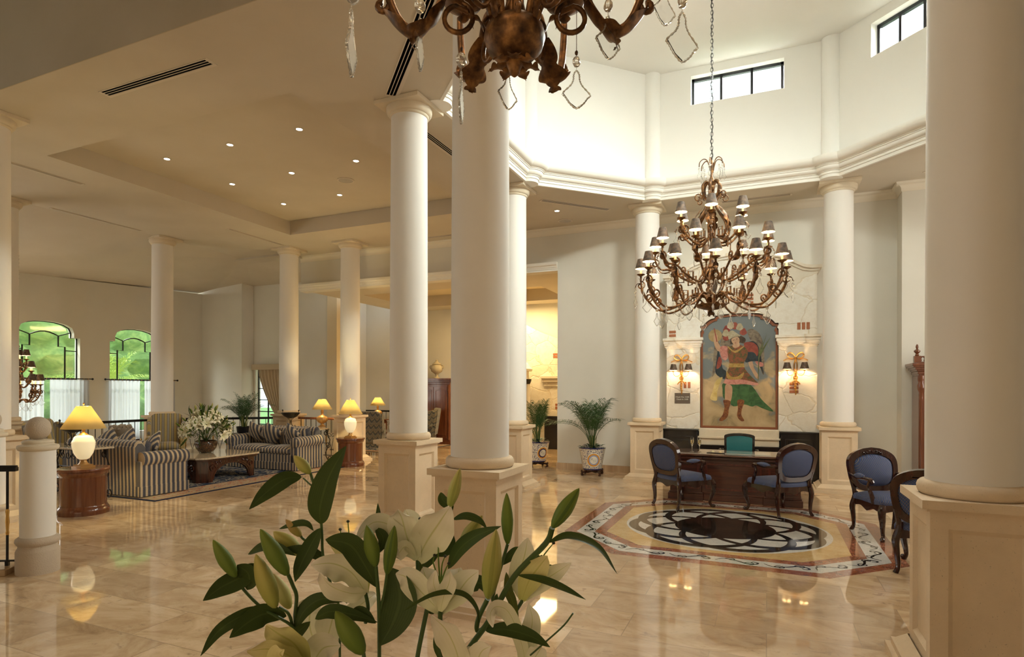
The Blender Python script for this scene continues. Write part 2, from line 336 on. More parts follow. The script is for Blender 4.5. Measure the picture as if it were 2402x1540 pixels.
class MB:
    def __init__(s): s.v = []; s.f = []; s.m = []; s.uv = {}; s.k = 0
    def add(s, vs, fs, M=None, uvs=None):
        b = len(s.v)
        for i, p in enumerate(vs):
            p = Vector(p)
            if M is not None: p = M @ p
            s.v.append(tuple(p))
            if uvs: s.uv[b + i] = uvs[i]
        for f in fs: s.f.append(tuple(b + i for i in f)); s.m.append(s.k)
        return s
    def box(s, c, d, M=None, taper=1.0):
        x, y, z = (q / 2 for q in d); vs = []
        for dz in (-1, 1):
            t = taper if dz > 0 else 1
            vs += [(c[0] - x * t, c[1] - y * t, c[2] + dz * z), (c[0] + x * t, c[1] - y * t, c[2] + dz * z), (c[0] + x * t, c[1] + y * t, c[2] + dz * z), (c[0] - x * t, c[1] + y * t, c[2] + dz * z)]
        return s.add(vs, [(3, 2, 1, 0), (4, 5, 6, 7), (0, 1, 5, 4), (1, 2, 6, 5), (2, 3, 7, 6), (3, 0, 4, 7)], M)
    def b2(s, a, b, M=None):
        return s.box([(a[i] + b[i]) / 2 for i in range(3)], [abs(b[i] - a[i]) for i in range(3)], M)
    def tube(s, P, r, n=8, sm=0, closed=False, M=None, cap=True, flat=1.0, up=None):
        if sm: P = catmull(P, sm, closed)
        P = [Vector(p) for p in P]; N = len(P)
        R = lerpl(r, N) if isinstance(r, (list, tuple)) else [r] * N
        vs = []; nrm = None
        for i in range(N):
            a = P[(i - 1) % N] if (closed or i > 0) else P[i]; b = P[(i + 1) % N] if (closed or i < N - 1) else P[i]
            t = (b - a)
            if t.length < 1e-9: t = Vector((0, 0, 1))
            t.normalize()
            if nrm is None:
                nrm = Vector(up) if up else (Vector((0, 0, 1)) if abs(t.z) < .9 else Vector((1, 0, 0)))
            nrm = nrm - t * nrm.dot(t)
            if nrm.length < 1e-6: nrm = t.orthogonal()
            nrm.normalize(); bi = t.cross(nrm)
            for k in range(n):
                q = 2 * pi * (k + .5) / n
                vs.append(P[i] + nrm * (cos(q) * R[i] * flat) + bi * (sin(q) * R[i]))
        fs = []
        for i in range(N if closed else N - 1):
            j = (i + 1) % N
            for k in range(n):
                fs.append((i * n + k, i * n + (k + 1) % n, j * n + (k + 1) % n, j * n + k))
        if cap and not closed: fs += [tuple(range(n))[::-1], tuple((N - 1) * n + k for k in range(n))]
        return s.add(vs, fs, M)
    def lathe(s, prof, n=24, c=(0, 0, 0), M=None, sx=1, sy=1, ph=0, lobe=0, lobes=8):
        vs = []
        for r, z in prof:
            for k in range(n):
                q = 2 * pi * k / n + ph; rr = max(r, 1e-4) * (1 + lobe * cos(q * lobes))
                vs.append((c[0] + rr * cos(q) * sx, c[1] + rr * sin(q) * sy, c[2] + z))
        fs = []
        for i in range(len(prof) - 1):
            for k in range(n):
                fs.append((i * n + k, i * n + (k + 1) % n, (i + 1) * n + (k + 1) % n, (i + 1) * n + k))
        if prof[0][0] > 1e-3 and abs(prof[0][1] - prof[1][1]) > 1e-5: fs.append(tuple(range(n))[::-1])
        if prof[-1][0] > 1e-3 and abs(prof[-1][1] - prof[-2][1]) > 1e-5: fs.append(tuple((len(prof) - 1) * n + k for k in range(n)))
        return s.add(vs, fs, M)
    def ball(s, c, r, n=12, sz=1.0, M=None):
        m = max(5, n // 2); return s.lathe([(r * sin(pi * k / m), -r * sz * cos(pi * k / m)) for k in range(m + 1)], n, c, M)
    def prism(s, outer, z0, z1, M=None, holes=()):
        loops = [list(outer)] + [list(h) for h in holes]
        tri = tessellate_polygon([[Vector((p[0], p[1], 0)) for p in l] for l in loops])
        pts = [p for l in loops for p in l]; n = len(pts)
        vs = [(p[0], p[1], z0) for p in pts] + [(p[0], p[1], z1) for p in pts]
        fs = []
        for t in tri:
            a, b, c = (pts[i] for i in t)
            ar = (b[0] - a[0]) * (c[1] - a[1]) - (b[1] - a[1]) * (c[0] - a[0])
            if abs(ar) < 1e-12: continue
            t = tuple(t) if ar > 0 else tuple(t)[::-1]
            fs.append(tuple(i + n for i in t)); fs.append(t[::-1])
        o = 0
        for li, l in enumerate(loops):
            ar = sum(l[i][0] * l[(i + 1) % len(l)][1] - l[(i + 1) % len(l)][0] * l[i][1] for i in range(len(l)))
            ccw = (ar > 0) == (li == 0)
            for i in range(len(l)):
                a, b = o + i, o + (i + 1) % len(l)
                fs.append((a, b, b + n, a + n) if ccw else (b, a, a + n, b + n))
            o += len(l)
        return s.add(vs, fs, M)
    def sweep(s, path, prof, closed=False, M=None, inward=None):
        """horizontal path of (x,y), profile of (offset to the left of travel, z)"""
        N = len(path); P = [Vector((p[0], p[1])) for p in path]; vs = []
        for i in range(N):
            a = P[i - 1] if (closed or i > 0) else None; b = P[(i + 1) % N] if (closed or i < N - 1) else None
            d1 = (P[i] - a).normalized() if a is not None else (b - P[i]).normalized(); d2 = (b - P[i]).normalized() if b is not None else d1
            n1 = Vector((-d1.y, d1.x)); n2 = Vector((-d2.y, d2.x)); nn = (n1 + n2); nn = nn / max(.2, nn.dot(n1)) if nn.length > 1e-6 else n1
            for o, z in prof: vs.append((P[i].x + nn.x * o, P[i].y + nn.y * o, z))
        K = len(prof); fs = []
        for i in range(N if closed else N - 1):
            j = (i + 1) % N
            for k in range(K - 1): fs.append((i * K + k, j * K + k, j * K + k + 1, i * K + k + 1))
        if not closed: fs += [tuple(range(K)), tuple((N - 1) * K + k for k in range(K))[::-1]]
        return s.add(vs, fs, M)
    def blade(s, P, w, prof=None, n=None, roll=0, cup=0, sm=5, across=4, M=None, wave=0, ph=0, twist=0):
        P = catmull(P, sm); N = len(P); n = Vector(n or (0, -1, 0)); vs = []; uv = []
        for i in range(N):
            t = (P[min(N - 1, i + 1)] - P[max(0, i - 1)]).normalized()
            sd = t.cross(n)
            if sd.length < 1e-4: sd = t.orthogonal()
            sd.normalize(); nn = sd.cross(t).normalized(); a = roll + twist * i / N
            sd, nn = sd * cos(a) + nn * sin(a), nn * cos(a) - sd * sin(a)
            x = i / (N - 1); ww = w * (prof(x) if prof else max(.02, sin(pi * x) ** .75))
            for k in range(across + 1):
                u = k / across * 2 - 1
                wv = wave * w * sin(x * 17 + ph + (u > 0) * 1.3) * abs(u) ** 2
                vs.append(P[i] + sd * (u * ww / 2) + nn * (cup * ww * (u * u) + wv)); uv.append((k / across, x))
        A = across + 1; fs = [(i * A + k, i * A + k + 1, (i + 1) * A + k + 1, (i + 1) * A + k) for i in range(N - 1) for k in range(across)]
        return s.add(vs, fs, M, uv)
    def build(s, name, m, parent=None, smooth=30, bevel=0, bseg=2, solid=0, sub=0):
        me = bpy.data.meshes.new(name); me.from_pydata(s.v, [], s.f)
        ms = m if isinstance(m, (list, tuple)) else [m]
        for x in ms: me.materials.append(x)
        if len(ms) > 1: me.polygons.foreach_set('material_index', s.m)
        if s.uv:
            ul = me.uv_layers.new(name='UVMap'); d = [0.0] * (2 * len(me.loops))
            for i, l in enumerate(me.loops):
                a = s.uv.get(l.vertex_index, (0, 0)); d[2 * i] = a[0]; d[2 * i + 1] = a[1]
            ul.data.foreach_set('uv', d)
        me.validate(); me.update()
        if smooth:
            me.polygons.foreach_set('use_smooth', [True] * len(me.polygons))
            try: me.set_sharp_from_angle(angle=radians(smooth))
            except Exception: pass
        o = bpy.data.objects.new(name, me); COL.objects.link(o)
        if parent is not None: o.parent = parent
        if bevel:
            b = o.modifiers.new('bevel', 'BEVEL'); b.width = bevel; b.segments = bseg; b.limit_method = 'ANGLE'; b.angle_limit = radians(35); b.harden_normals = False
        if solid:
            b = o.modifiers.new('thick', 'SOLIDIFY'); b.thickness = solid; b.offset = 0
        if sub:
            b = o.modifiers.new('sub', 'SUBSURF'); b.levels = sub; b.render_levels = sub
        return o
def T(x=0, y=0, z=0, rz=0, rx=0, ry=0, s=1):
    return Matrix.Translation((x, y, z)) @ Matrix.Rotation(rz, 4, 'Z') @ Matrix.Rotation(ry, 4, 'Y') @ Matrix.Rotation(rx, 4, 'X') @ Matrix.Scale(s, 4)
def thing(name, label, cat, loc=(0, 0, 0), rz=0, group=None):
    o = bpy.data.objects.new(name, None); COL.objects.link(o); o.empty_display_size = .1
    o.location = loc; o.rotation_euler = (0, 0, rz); o['label'] = label; o['category'] = cat
    if group: o['group'] = group
    return o
def tag(o, label, cat, group=None):
    o['label'] = label; o['category'] = cat
    if group: o['group'] = group
    return o
def struct(o): o['kind'] = 'structure'; return o
def kids(o): return [c for c in bpy.data.objects if c.parent == o]
def dup(root, loc, rz=0, label=None, group=None, scale=None):
    def cp(o, par):
        c = o.copy(); COL.objects.link(c); c.parent = par
        for k in kids(o): cp(k, c)
        return c
    r = cp(root, None); r.location = loc; r.rotation_euler = (0, 0, rz)
    if label: r['label'] = label
    if group: r['group'] = group
    if scale: r.scale = (scale,) * 3
    return r
def text(s, size, m, parent, M, name='lettering', ext=.002, align='CENTER'):
    c = bpy.data.curves.new(name, 'FONT'); c.body = s; c.size = size; c.extrude = ext; c.align_x = align; c.align_y = 'CENTER'
    t = bpy.data.objects.new(name + '_t', c); COL.objects.link(t)
    bpy.context.view_layer.update()
    me = bpy.data.meshes.new_from_object(t.evaluated_get(bpy.context.evaluated_depsgraph_get()))
    bpy.data.objects.remove(t); me.transform(M); me.materials.clear(); me.materials.append(m)
    o = bpy.data.objects.new(name, me); COL.objects.link(o); o.parent = parent; return o
def spiral(c, r0, r1, turns, a0, n=18, d=1):
    """points of a scroll in a local plane (u,v)"""
    return [(c[0] + (r0 + (r1 - r0) * k / n) * cos(a0 + d * turns * 2 * pi * k / n), c[1] + (r0 + (r1 - r0) * k / n) * sin(a0 + d * turns * 2 * pi * k / n)) for k in range(n + 1)]
def rrect(w, h, r, n=5):
    o = []
    for cx, cy, a in ((w / 2 - r, h / 2 - r, 0), (-w / 2 + r, h / 2 - r, pi / 2), (-w / 2 + r, -h / 2 + r, pi), (w / 2 - r, -h / 2 + r, 1.5 * pi)):
        for k in range(n + 1): q = a + pi / 2 * k / n; o.append((cx + r * cos(q), cy + r * sin(q)))
    return o
def circ(r, n=32, c=(0, 0), a0=0): return [(c[0] + r * cos(a0 + 2 * pi * k / n), c[1] + r * sin(a0 + 2 * pi * k / n)) for k in range(n)]

# ------------------------------------------------------------ room shell
CZ = 5.2
COLOCT = [(1.1, 4.33), (3.05, 6.33), (3.05, 9.67), (1.1, 11.65), (-2.1, 11.65), (-4.05, 9.67), (-4.05, 6.33), (-2.1, 4.33)]
def inset(poly, d):
    N = len(poly); o = []
    for i in range(N):
        a, b, c = Vector(poly[i - 1]), Vector(poly[i]), Vector(poly[(i + 1) % N])
        d1 = (b - a).normalized(); d2 = (c - b).normalized(); n1 = Vector((-d1.y, d1.x)); n2 = Vector((-d2.y, d2.x)); nn = n1 + n2; nn /= nn.dot(n1)
        o.append((b.x + nn.x * d, b.y + nn.y * d))
    return o
OPN = inset(COLOCT, .33)
m = MB(); m.prism([(-19, -5.2), (5.7, -5.2), (5.7, 17.2), (-19, 17.2)], -.1, 0)
FLOOR = struct(m.build('floor', TRAV, smooth=0))
# marble medallion set into the floor
MC = (-.48, 7.93)
def octa(h, c): return [(MC[0] + x, MC[1] + y) for x, y in ((h - c, -h), (h, -h + c), (h, h - c), (h - c, h), (-h + c, h), (-h, h - c), (-h, -h + c), (-h + c, -h))]
CH = .75
def ring(a, b, z, name, mt):
    m = MB(); m.prism(octa(a, CH - (1.75 - a) * .586), 0, z, holes=[octa(b, CH - (1.75 - b) * .586)]); return m.build(name, mt, FLOOR, smooth=0)
ring(1.75, 1.61, .0008, 'outer_red_band', MRED); ring(1.61, 1.41, .0008, 'white_band', MWHT); ring(1.41, 1.28, .0008, 'inner_red_band', MRED)
m = MB(); m.prism(octa(1.28, CH - .47 * .586), 0, .0006); m.build('yellow_field', MYEL, FLOOR, smooth=0)
m = MB(); m.prism(circ(1.18, 72, MC), 0, .0010); m.build('white_disc', MWHT, FLOOR, smooth=0)
m = MB()
for k in range(8):
    a = k * pi / 4 + .30; R = 1.155; ro = .63; d0 = R - ro; ri = .548; d1 = R - ro - .035
    m.prism(circ(ro, 56, (MC[0] + d0 * cos(a), MC[1] + d0 * sin(a))), 0, .0014 + .00012 * k, holes=[circ(ri, 56, (MC[0] + d1 * cos(a), MC[1] + d1 * sin(a)))])
m.build('black_rosette_rings', MBLK, FLOOR, smooth=0)
m = MB(); m.prism(circ(.585, 60, MC), 0, .0028); m.build('black_disc', MBLK, FLOOR, smooth=0)
def ribbon(m, P, w0, w1, z=.0015):
    P = [Vector((p[0], p[1])) for p in P]; N = len(P); vs = []
    for i in range(N):
        t = (P[min(N - 1, i + 1)] - P[max(0, i - 1)]).normalized(); nn = Vector((-t.y, t.x)); x = i / (N - 1); w = (w0 + (w1 - w0) * abs(2 * x - 1) ** 1.5) / 2
        vs += [(P[i].x + nn.x * w, P[i].y + nn.y * w, z), (P[i].x - nn.x * w, P[i].y - nn.y * w, z)]
    m.add(vs, [(2 * i, 2 * i + 1, 2 * i + 3, 2 * i + 2) for i in range(N - 1)])
m = MB(); O = octa(1.51, CH - .24 * .586)
for i in range(8):
    a, b = Vector(O[i]), Vector(O[(i + 1) % 8]); L = (b - a).length; d = (b - a) / L; nn = Vector((-d.y, d.x)); cnt = 4 if L > 1.2 else 2
    for k in range(cnt):
        sg = 1 if k % 2 == 0 else -1; c = a + d * (L * (k + .5) / cnt); h = L / cnt * .5
        pts = [(-h * .98, -.02 * sg), (-h * .6, .055 * sg), (-h * .1, .02 * sg), (h * .35, -.05 * sg), (h * .7, -.035 * sg), (h * .78, .015 * sg), (h * .6, .03 * sg), (h * .5, .0)]
        pp = catmull([(p[0], p[1], 0) for p in pts], 6); ribbon(m, [(c + d * p.x + nn * p.y) for p in pp], .026, .010)
        for ox, oy, s2 in ((-h * .55, .05 * sg, 1), (h * .25, -.045 * sg, -1)):
            sp = [(ox + x, oy + y * sg * s2) for x, y in spiral((0.05, 0.0), .055, .014, .9, pi, 12, -s2 * sg)]
            ribbon(m, [(c + d * x + nn * y) for x, y in sp], .012, .016)
m.build('scroll_inlay', MBLK, FLOOR, smooth=0)
# soffit ceiling with the octagonal opening and the coffer over the lounge
COF = [(-9.9, 5.47), (-5.15, 5.47), (-5.15, 10.52), (-9.9, 10.52)]
m = MB(); m.prism([(-12.8, 4.05), (5.6, 4.05), (5.6, 12.4), (-11.2, 12.4), (-11.2, 11.9), (-12.8, 11.9)], CZ, CZ + .31, holes=[OPN, COF])
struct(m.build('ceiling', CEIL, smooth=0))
m = MB(); m.prism([(-10.2, 5.2), (-4.9, 5.2), (-4.9, 10.8), (-10.2, 10.8)], CZ + .31, CZ + .40); struct(m.build('ceiling_coffer', CEIL, smooth=0))
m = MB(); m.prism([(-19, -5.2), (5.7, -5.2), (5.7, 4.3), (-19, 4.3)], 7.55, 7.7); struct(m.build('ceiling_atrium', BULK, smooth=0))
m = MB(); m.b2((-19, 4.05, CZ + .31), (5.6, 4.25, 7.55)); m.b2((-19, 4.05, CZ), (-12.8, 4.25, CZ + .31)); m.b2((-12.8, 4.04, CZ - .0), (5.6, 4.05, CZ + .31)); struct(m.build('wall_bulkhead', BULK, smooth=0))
# sloping ceilings beyond the lounge
Xw = -16.5
m = MB(); m.add([(-12.8, 4.05, 5.2), (-12.8, 11.9, 5.2), (-14.78, 14.1, 4.93), (Xw - .2, 14.1, 4.78), (Xw - .2, 4.05, 4.22), (-11.2, 11.9, 5.2), (-11.2, 14.1, 4.93),
                 (-12.8, 4.05, 5.35), (-12.8, 11.9, 5.35), (-14.78, 14.1, 5.08), (Xw - .2, 14.1, 4.93), (Xw - .2, 4.05, 4.4), (-11.2, 11.9, 5.35), (-11.2, 14.1, 5.08)],
                [(0, 1, 2, 3, 4), (1, 5, 6, 2), (11, 10, 9, 8, 7), (9, 13, 12, 8)])
struct(m.build('ceiling_slope', CEIL, smooth=0))
# drum
DZ = 7.52; M_ = []
def wallseg(m, p, q, z0, z1, th=.25, holes=(), top=None):
    """wall from p to q; room lies to the left of travel; holes in (s,z)"""
    p, q = Vector(p), Vector(q); d = (q - p); L = d.length; d /= L
    X = Matrix(((d.x, 0, d.y, p.x), (d.y, 0, -d.x, p.y), (0, 1, 0, 0), (0, 0, 0, 1)))
    o = [(0, z0), (L, z0), (L, top[1] if top else z1), (0, top[0] if top else z1)]
    m.prism(o, 0, th, X, holes=holes)
m = MB(); WN = {2: (.70, 1.80), 3: (.71, 2.23), 1: (.9, 2.2), 0: (.7, 1.8), 7: (.9, 2.4)}
for i in range(8):
    p, q = OPN[i], OPN[(i + 1) % 8]; h = []
    if i in WN: a, b = WN[i]; h = [[(a, 6.85), (b, 6.85), (b, 7.37), (a, 7.37)]]
    wallseg(m, p, q, CZ + .30, DZ, .25, h)
struct(m.build('wall_drum', DRUMP, smooth=0))
m = MB(); m.prism(inset(COLOCT, .0), DZ, DZ + .1); struct(m.build('ceiling_drum', DRUMP, smooth=0))
m = MB()
for p in OPN: m.lathe([(.15, CZ + .3), (.15, DZ)], 20, (p[0], p[1], 0))
struct(m.build('trim_1', DRUMP))
for k, (i, (a, b)) in enumerate(WN.items()):
    p, q = Vector(OPN[i]), Vector(OPN[(i + 1) % 8]); d = (q - p).normalized(); n = Vector((d.y, -d.x))
    r = thing('window_%d' % (k + 1), 'black framed clerestory window', 'window', (p.x + d.x * (a + b) / 2 + n.x * .16, p.y + d.y * (a + b) / 2 + n.y * .16, 7.11), atan2(d.y, d.x)); struct(r)
    for key in ('label', 'category'): del r[key]
    w = (b - a) / 2; m = MB()
    for z in (-.235, .235): m.box((0, 0, z), (2 * w, .06, .05))
    for x in ((-w + .025), -w / 3, w / 3, w - .025): m.box((x, 0, 0), (.045, .06, .52))
    m.build('window_frame', BLKM, r, smooth=0)
    m = MB(); m.box((0, .0, 0), (2 * w - .02, .006, .50)); m.build('pane', PANE, r, smooth=0)
# cornice ring
CP = [(-.02, CZ - .004), (.02, CZ - .004), (.02, CZ + .045), (.035, CZ + .05), (.035, CZ + .085), (.05, CZ + .09)] + [(.05 + .05 * sin(t * pi / 2), CZ + .15 - .05 * cos(t * pi / 2)) for t in (.0, .35, .7, 1)] + [(.10, CZ + .165), (.115, CZ + .17), (.115, CZ + .185), (.13, CZ + .19)] + [(.13 + .09 * sin(t * pi / 2), CZ + .30 - .10 * cos(t * pi / 2)) for t in (0, .25, .5, .75, 1)] + [(.22, CZ + .32), (.0, CZ + .33)]
m = MB(); m.sweep(OPN, CP, closed=True)
for p in OPN: m.lathe([(.0, CZ - .006)] + [(.15 + max(0, o), z - .002) for o, z in CP], 24, (p[0], p[1], 0))
struct(m.build('trim_2', TRIMM, smooth=40))
# back wall with the wide opening to the next room
m = MB(); wallseg(m, (2.07, 12.4), (-4.15, 12.4), 0, 5.5); wallseg(m, (-4.15, 12.4), (-11.3, 12.4), 4.28, 5.5)
struct(m.build('wall_back', WALL, smooth=0))
m = MB(); wallseg(m, (5.6, 12.0), (2.07, 12.0), 0, 5.5, .65); struct(m.build('wall_pier', WALL, smooth=0))
CR = [(0, 5.05), (.012, 5.05), (.012, 5.075)] + [(.012 + .075 * (1 - cos(t * pi / 2)), 5.075 + .09 * sin(t * pi / 2)) for t in (.2, .5, .8, 1)] + [(.095, 5.18), (.10, 5.2), (0, 5.2)]
m = MB(); m.sweep([(5.6, 12.0), (2.07, 12.0), (2.07, 12.4), (-11.3, 12.4)], CR); struct(m.build('trim_3', TRIMW, smooth=40))
HD = [(0, 4.28), (.02, 4.28), (.02, 4.31), (.035, 4.315), (.045, 4.35), (.06, 4.36), (.06, 4.375)] + [(.06 + .05 * sin(t * pi / 2), 4.45 - .07 * cos(t * pi / 2)) for t in (0, .5, 1)] + [(.11, 4.46), (0, 4.465)]
m = MB(); m.sweep([(-4.15, 12.4), (-11.3, 12.4), (-11.3, 12.65)], HD); struct(m.build('trim_4', TRIMM, smooth=40))
m = MB(); m.b2((-4.15, 12.382, 0), (2.07, 12.4, .13)); m.b2((2.05, 11.98, 0), (2.07, 12.4, .13)); m.b2((2.05, 11.98, 0), (5.6, 12.0, .13)); m.b2((-4.168, 12.382, 0), (-4.15, 12.67, .13))
struct(m.build('baseboard_back', TRAV, smooth=0))
# next room: lower coffered ceiling, far wall
m = MB(); m.prism([(-11.1, 12.65), (-3.6, 12.65), (-3.6, 17.1), (-11.1, 17.1)], 4.28, 4.62, holes=[[(-10.1, 13.5), (-6.9, 13.5), (-6.9, 16.2), (-10.1, 16.2)], [(-6.4, 14.1), (-5.15, 14.1), (-5.15, 16.3), (-6.4, 16.3)]]); m.k = 1
m.b2((-10.4, 13.2, 4.62), (-4.6, 16.6, 4.68)); struct(m.build('ceiling_next_room', [CEIL, WALLY], smooth=0))
m = MB(); wallseg(m, (-3.6, 17.0), (-13.0, 17.0), 0, 5.3); m.k = 1; wallseg(m, (-3.6, 12.65), (-3.6, 17.0), 0, 4.7)
struct(m.build('wall_next_room', [WALL, WALLY], smooth=0))
# lounge side walls
wz = lambda y: 4.40 + (y - 7.6) * .0535
def arch(y0, y1, zb, zs, za, st=.15):
    """stepped arched window outline in (s,z)"""
    w = (y1 - y0); c = (y0 + y1) / 2; o = [(y0, zb), (y1, zb), (y1, zs), (y1 - st, zs), (y1 - st, zs + .13)]
    n = 8; hw = w / 2 - st; zc = zs + .13
    for k in range(1, n): x = hw * cos(pi * k / n * 1.0); o.append((c + hw * cos(pi * k / n), zc + (za - zc) * sin(pi * k / n) ** .8))
    return o + [(y0 + st, zs + .13), (y0 + st, zs), (y0, zs)]
m = MB()
A1 = [(13.9 - s, z) for s, z in arch(8.36, 9.93, .5, 3.02, 3.40)]; A2 = [(13.9 - s, z) for s, z in arch(10.71, 12.29, .5, 3.02, 3.40)]
wallseg(m, (Xw, 13.9), (Xw, -5.2), 0, 5, .22, holes=[A1, A2], top=(wz(13.9), 3.9))
struct(m.build('wall_left', WALL, smooth=0))
m = MB(); wallseg(m, (-14.78, 13.66), (Xw - .2, 13.66), 0, 5.0, .44); wallseg(m, (-14.76, 14.1), (-14.78, 13.66), 0, 5.0, .05)
WH = [(1.34, .25), (2.56, .25), (2.56, 2.40), (1.34, 2.40)]
wallseg(m, (-12.1, 14.1), (-14.9, 14.1), 0, 5.0, .2, holes=[[(12.1 - 12.1 + a, b) for a, b in WH]])
struct(m.build('wall_far_left', WALL, smooth=0))
m = MB(); wallseg(m, (-12.6, 17.0), (-12.6, 14.3), 0, 5.2, .15); m.k = 1; m.b2((-11.75, 13.98, 0), (-11.40, 14.2, 5.2)); m.k = 0; m.b2((-12.1, 14.1, 0), (-11.7, 14.3, 5.2))
struct(m.build('wall_lounge_end', [WALL, WALLY], smooth=0))
m = MB(); m.b2((-13.2, 11.85, 5.15), (-11.2, 17.2, 5.3)); struct(m.build('ceiling_lounge_end', CEIL, smooth=0))
m = MB(); wallseg(m, (5.6, -5.2), (5.6, 12.0), 0, 7.6); struct(m.build('wall_right', WALL, smooth=0))
m = MB(); wallseg(m, (-19, -5.0), (5.7, -5.0), 0, 7.7, .2); struct(m.build('wall_front', WALL, smooth=0))
m = MB(); m.b2((-60, -40, -.3), (40, 45, -.12)); o = struct(m.build('ground', GRASS, smooth=0))
# ceiling windows frames in the lounge
def lounge_window(n, yc):
    r = thing('window_%d' % n, 'x', 'x', (Xw - .14, yc, 0)); del r['label']; del r['category']; struct(r)
    hw = .785; o = arch(-hw, hw, .5, 3.02, 3.40)
    m = MB(); m.tube([(0, y, z) for y, z in o], .024, 4, closed=True)
    inn = [(-.49, .5), (-.49, 2.78), (-.33, 2.78), (-.33, 3.05)] + [(-.33 + .66 * k / 6, 3.05 + .10 * sin(pi * k / 6)) for k in range(1, 6)] + [(.33, 3.05), (.33, 2.78), (.49, 2.78), (.49, .5)]
    m.tube([(0, y, z) for y, z in inn], .020, 4)
    for s in (-1, 1):
        m.tube([(0, s * .33, 3.05), (0, s * .62, 3.15)], .016, 4); m.tube([(0, s * .49, 2.68), (0, s * .785, 2.68)], .016, 4)
    m.box((0, 0, 1.95), (.04, 1.57, .05)); m.build('window_frame', BLKM, r, smooth=0)
    m = MB(); X = Matrix(((0, 0, 1, -.003), (1, 0, 0, 0), (0, 1, 0, 0), (0, 0, 0, 1))); m.prism(o, 0, .006, X); m.build('pane', PANE, r, smooth=0)
lounge_window(6, 9.145); lounge_window(7, 11.50)
r = thing('window_8', 'x', 'x', (-14.05, 14.22, 0)); del r['label']; del r['category']; struct(r)
m = MB()
for x in (-.6, -.2, .2, .6): m.box((x, 0, 1.325), (.03, .04, 2.15))
for z in (.27, .6, 1.0, 1.36, 1.72, 2.08, 2.39): m.box((0, 0, z), (1.2, .04, .03))
m.build('window_frame', BLKM, r, smooth=0); m = MB(); m.box((0, .01, 1.325), (1.2, .006, 2.15)); m.build('pane', PANE, r, smooth=0)

# ------------------------------------------------------------ ceiling fittings
def vent(x, y, L, w, rz, label, slots=3, z=CZ):
    r = thing('ceiling_vent', label, 'vent', (x, y, z), rz, 'slot vents in the plaster ceiling')
    m = MB(); m.prism([(-L / 2, -w / 2), (L / 2, -w / 2), (L / 2, w / 2), (-L / 2, w / 2)], -.008, .0, holes=[[(-L / 2 + .03, y0), (L / 2 - .03, y0), (L / 2 - .03, y0 + w * .58 / slots), (-L / 2 + .03, y0 + w * .58 / slots)] for y0 in [-w / 2 + w * (.2 + .72 * k) / slots for k in range(slots)]])
    m.build('frame', GRIL2, r, smooth=0)
    m = MB(); m.box((0, 0, -.001), (L - .03, w - .02, .002)); m.build('slots', GRILL, r, smooth=0)
vent(-6.32, 4.61, 1.78, .15, 0, 'slot vent in the ceiling at the upper left, nearest the dark bulkhead')
vent(-3.42, 5.33, 1.95, .16, radians(-45.5), 'long steep slot vent running up to the capital of the column left of centre')
vent(-4.28, 7.75, 1.5, .14, pi / 2, 'slot vent half hidden right of the column left of centre')
vent(-10.72, 5.75, 1.5, .10, pi / 2, 'thin slot vent at the far left edge of the ceiling, left of the coffer')
vent(-12.68, 8.0, 1.86, .08, pi / 2, 'thin slot vent above the arched garden windows')
vent(-10.76, 10.4, 1.7, .08, pi / 2, 'thin slot vent ending at a lounge column beside the coffer')
vent(-6.7, 11.98, 1.3, .10, 0, 'slot vent between the two big centre columns near the back crown')
vent(-3.32, 10.98, 1.5, .14, radians(47), 'slot vent beside the round ceiling speaker right of centre')
vent(-.20, 11.9, 1.2, .12, 0, 'slot vent above the painting, behind the big chandelier')
vent(2.7, 11.2, 1.1, .14, radians(-45), 'short slot vent at the right edge beside the near column')
def downlight(x, y, z, label):
    r = thing('downlight', label, 'downlight', (x, y, z), 0, 'small round downlights in the ceiling')
    m = MB(); m.lathe([(.045, -.005), (.062, -.005), (.062, .0)], 16); m.build('trim_ring', GRIL2, r)
    m = MB(); m.lathe([(.046, -.004), (.0, -.004)], 16); m.build('lens', DOWNL, r)
    light('SPOT', 'downlight_bulb', (x, y, z - .02), 12, HALO, rot=(0, 0, 0), rad=.03, spot=radians(110))
names = {0: 'near', 1: 'middle', 2: 'back'}; sd = ('right', 'centre', 'left')
for j, y in enumerate((6.84, 8.17, 9.47)):
    for i, x in enumerate((-6.27, -7.66, -9.09)):
        downlight(x, y, CZ + .309, 'small round downlight in the coffer, %s one of the %s row of three' % (sd[i], names[j]))
downlight(-3.76, 11.18, CZ - .001, 'single round downlight in front of the opening to the next room')
downlight(-.9, 11.8, CZ - .001, 'round downlight above the painting, behind the big chandelier')
def speaker(x, y, z, label):
    r = thing('ceiling_speaker', label, 'speaker', (x, y, z)); m = MB(); m.lathe([(.13, -.002), (.13, -.012), (.15, -.012), (.15, 0)], 28); m.build('rim', GRIL2, r); m = MB(); m.lathe([(.13, -.009), (.02, -.009), (.015, -.012), (0, -.012)], 28); m.build('grille', SPKR, r)
speaker(-7.02, 8.85, CZ + .309, 'round grey ceiling speaker among the downlights in the coffer'); speaker(-3.82, 11.9, CZ - .001, 'round grey ceiling speaker near the single downlight right of centre')

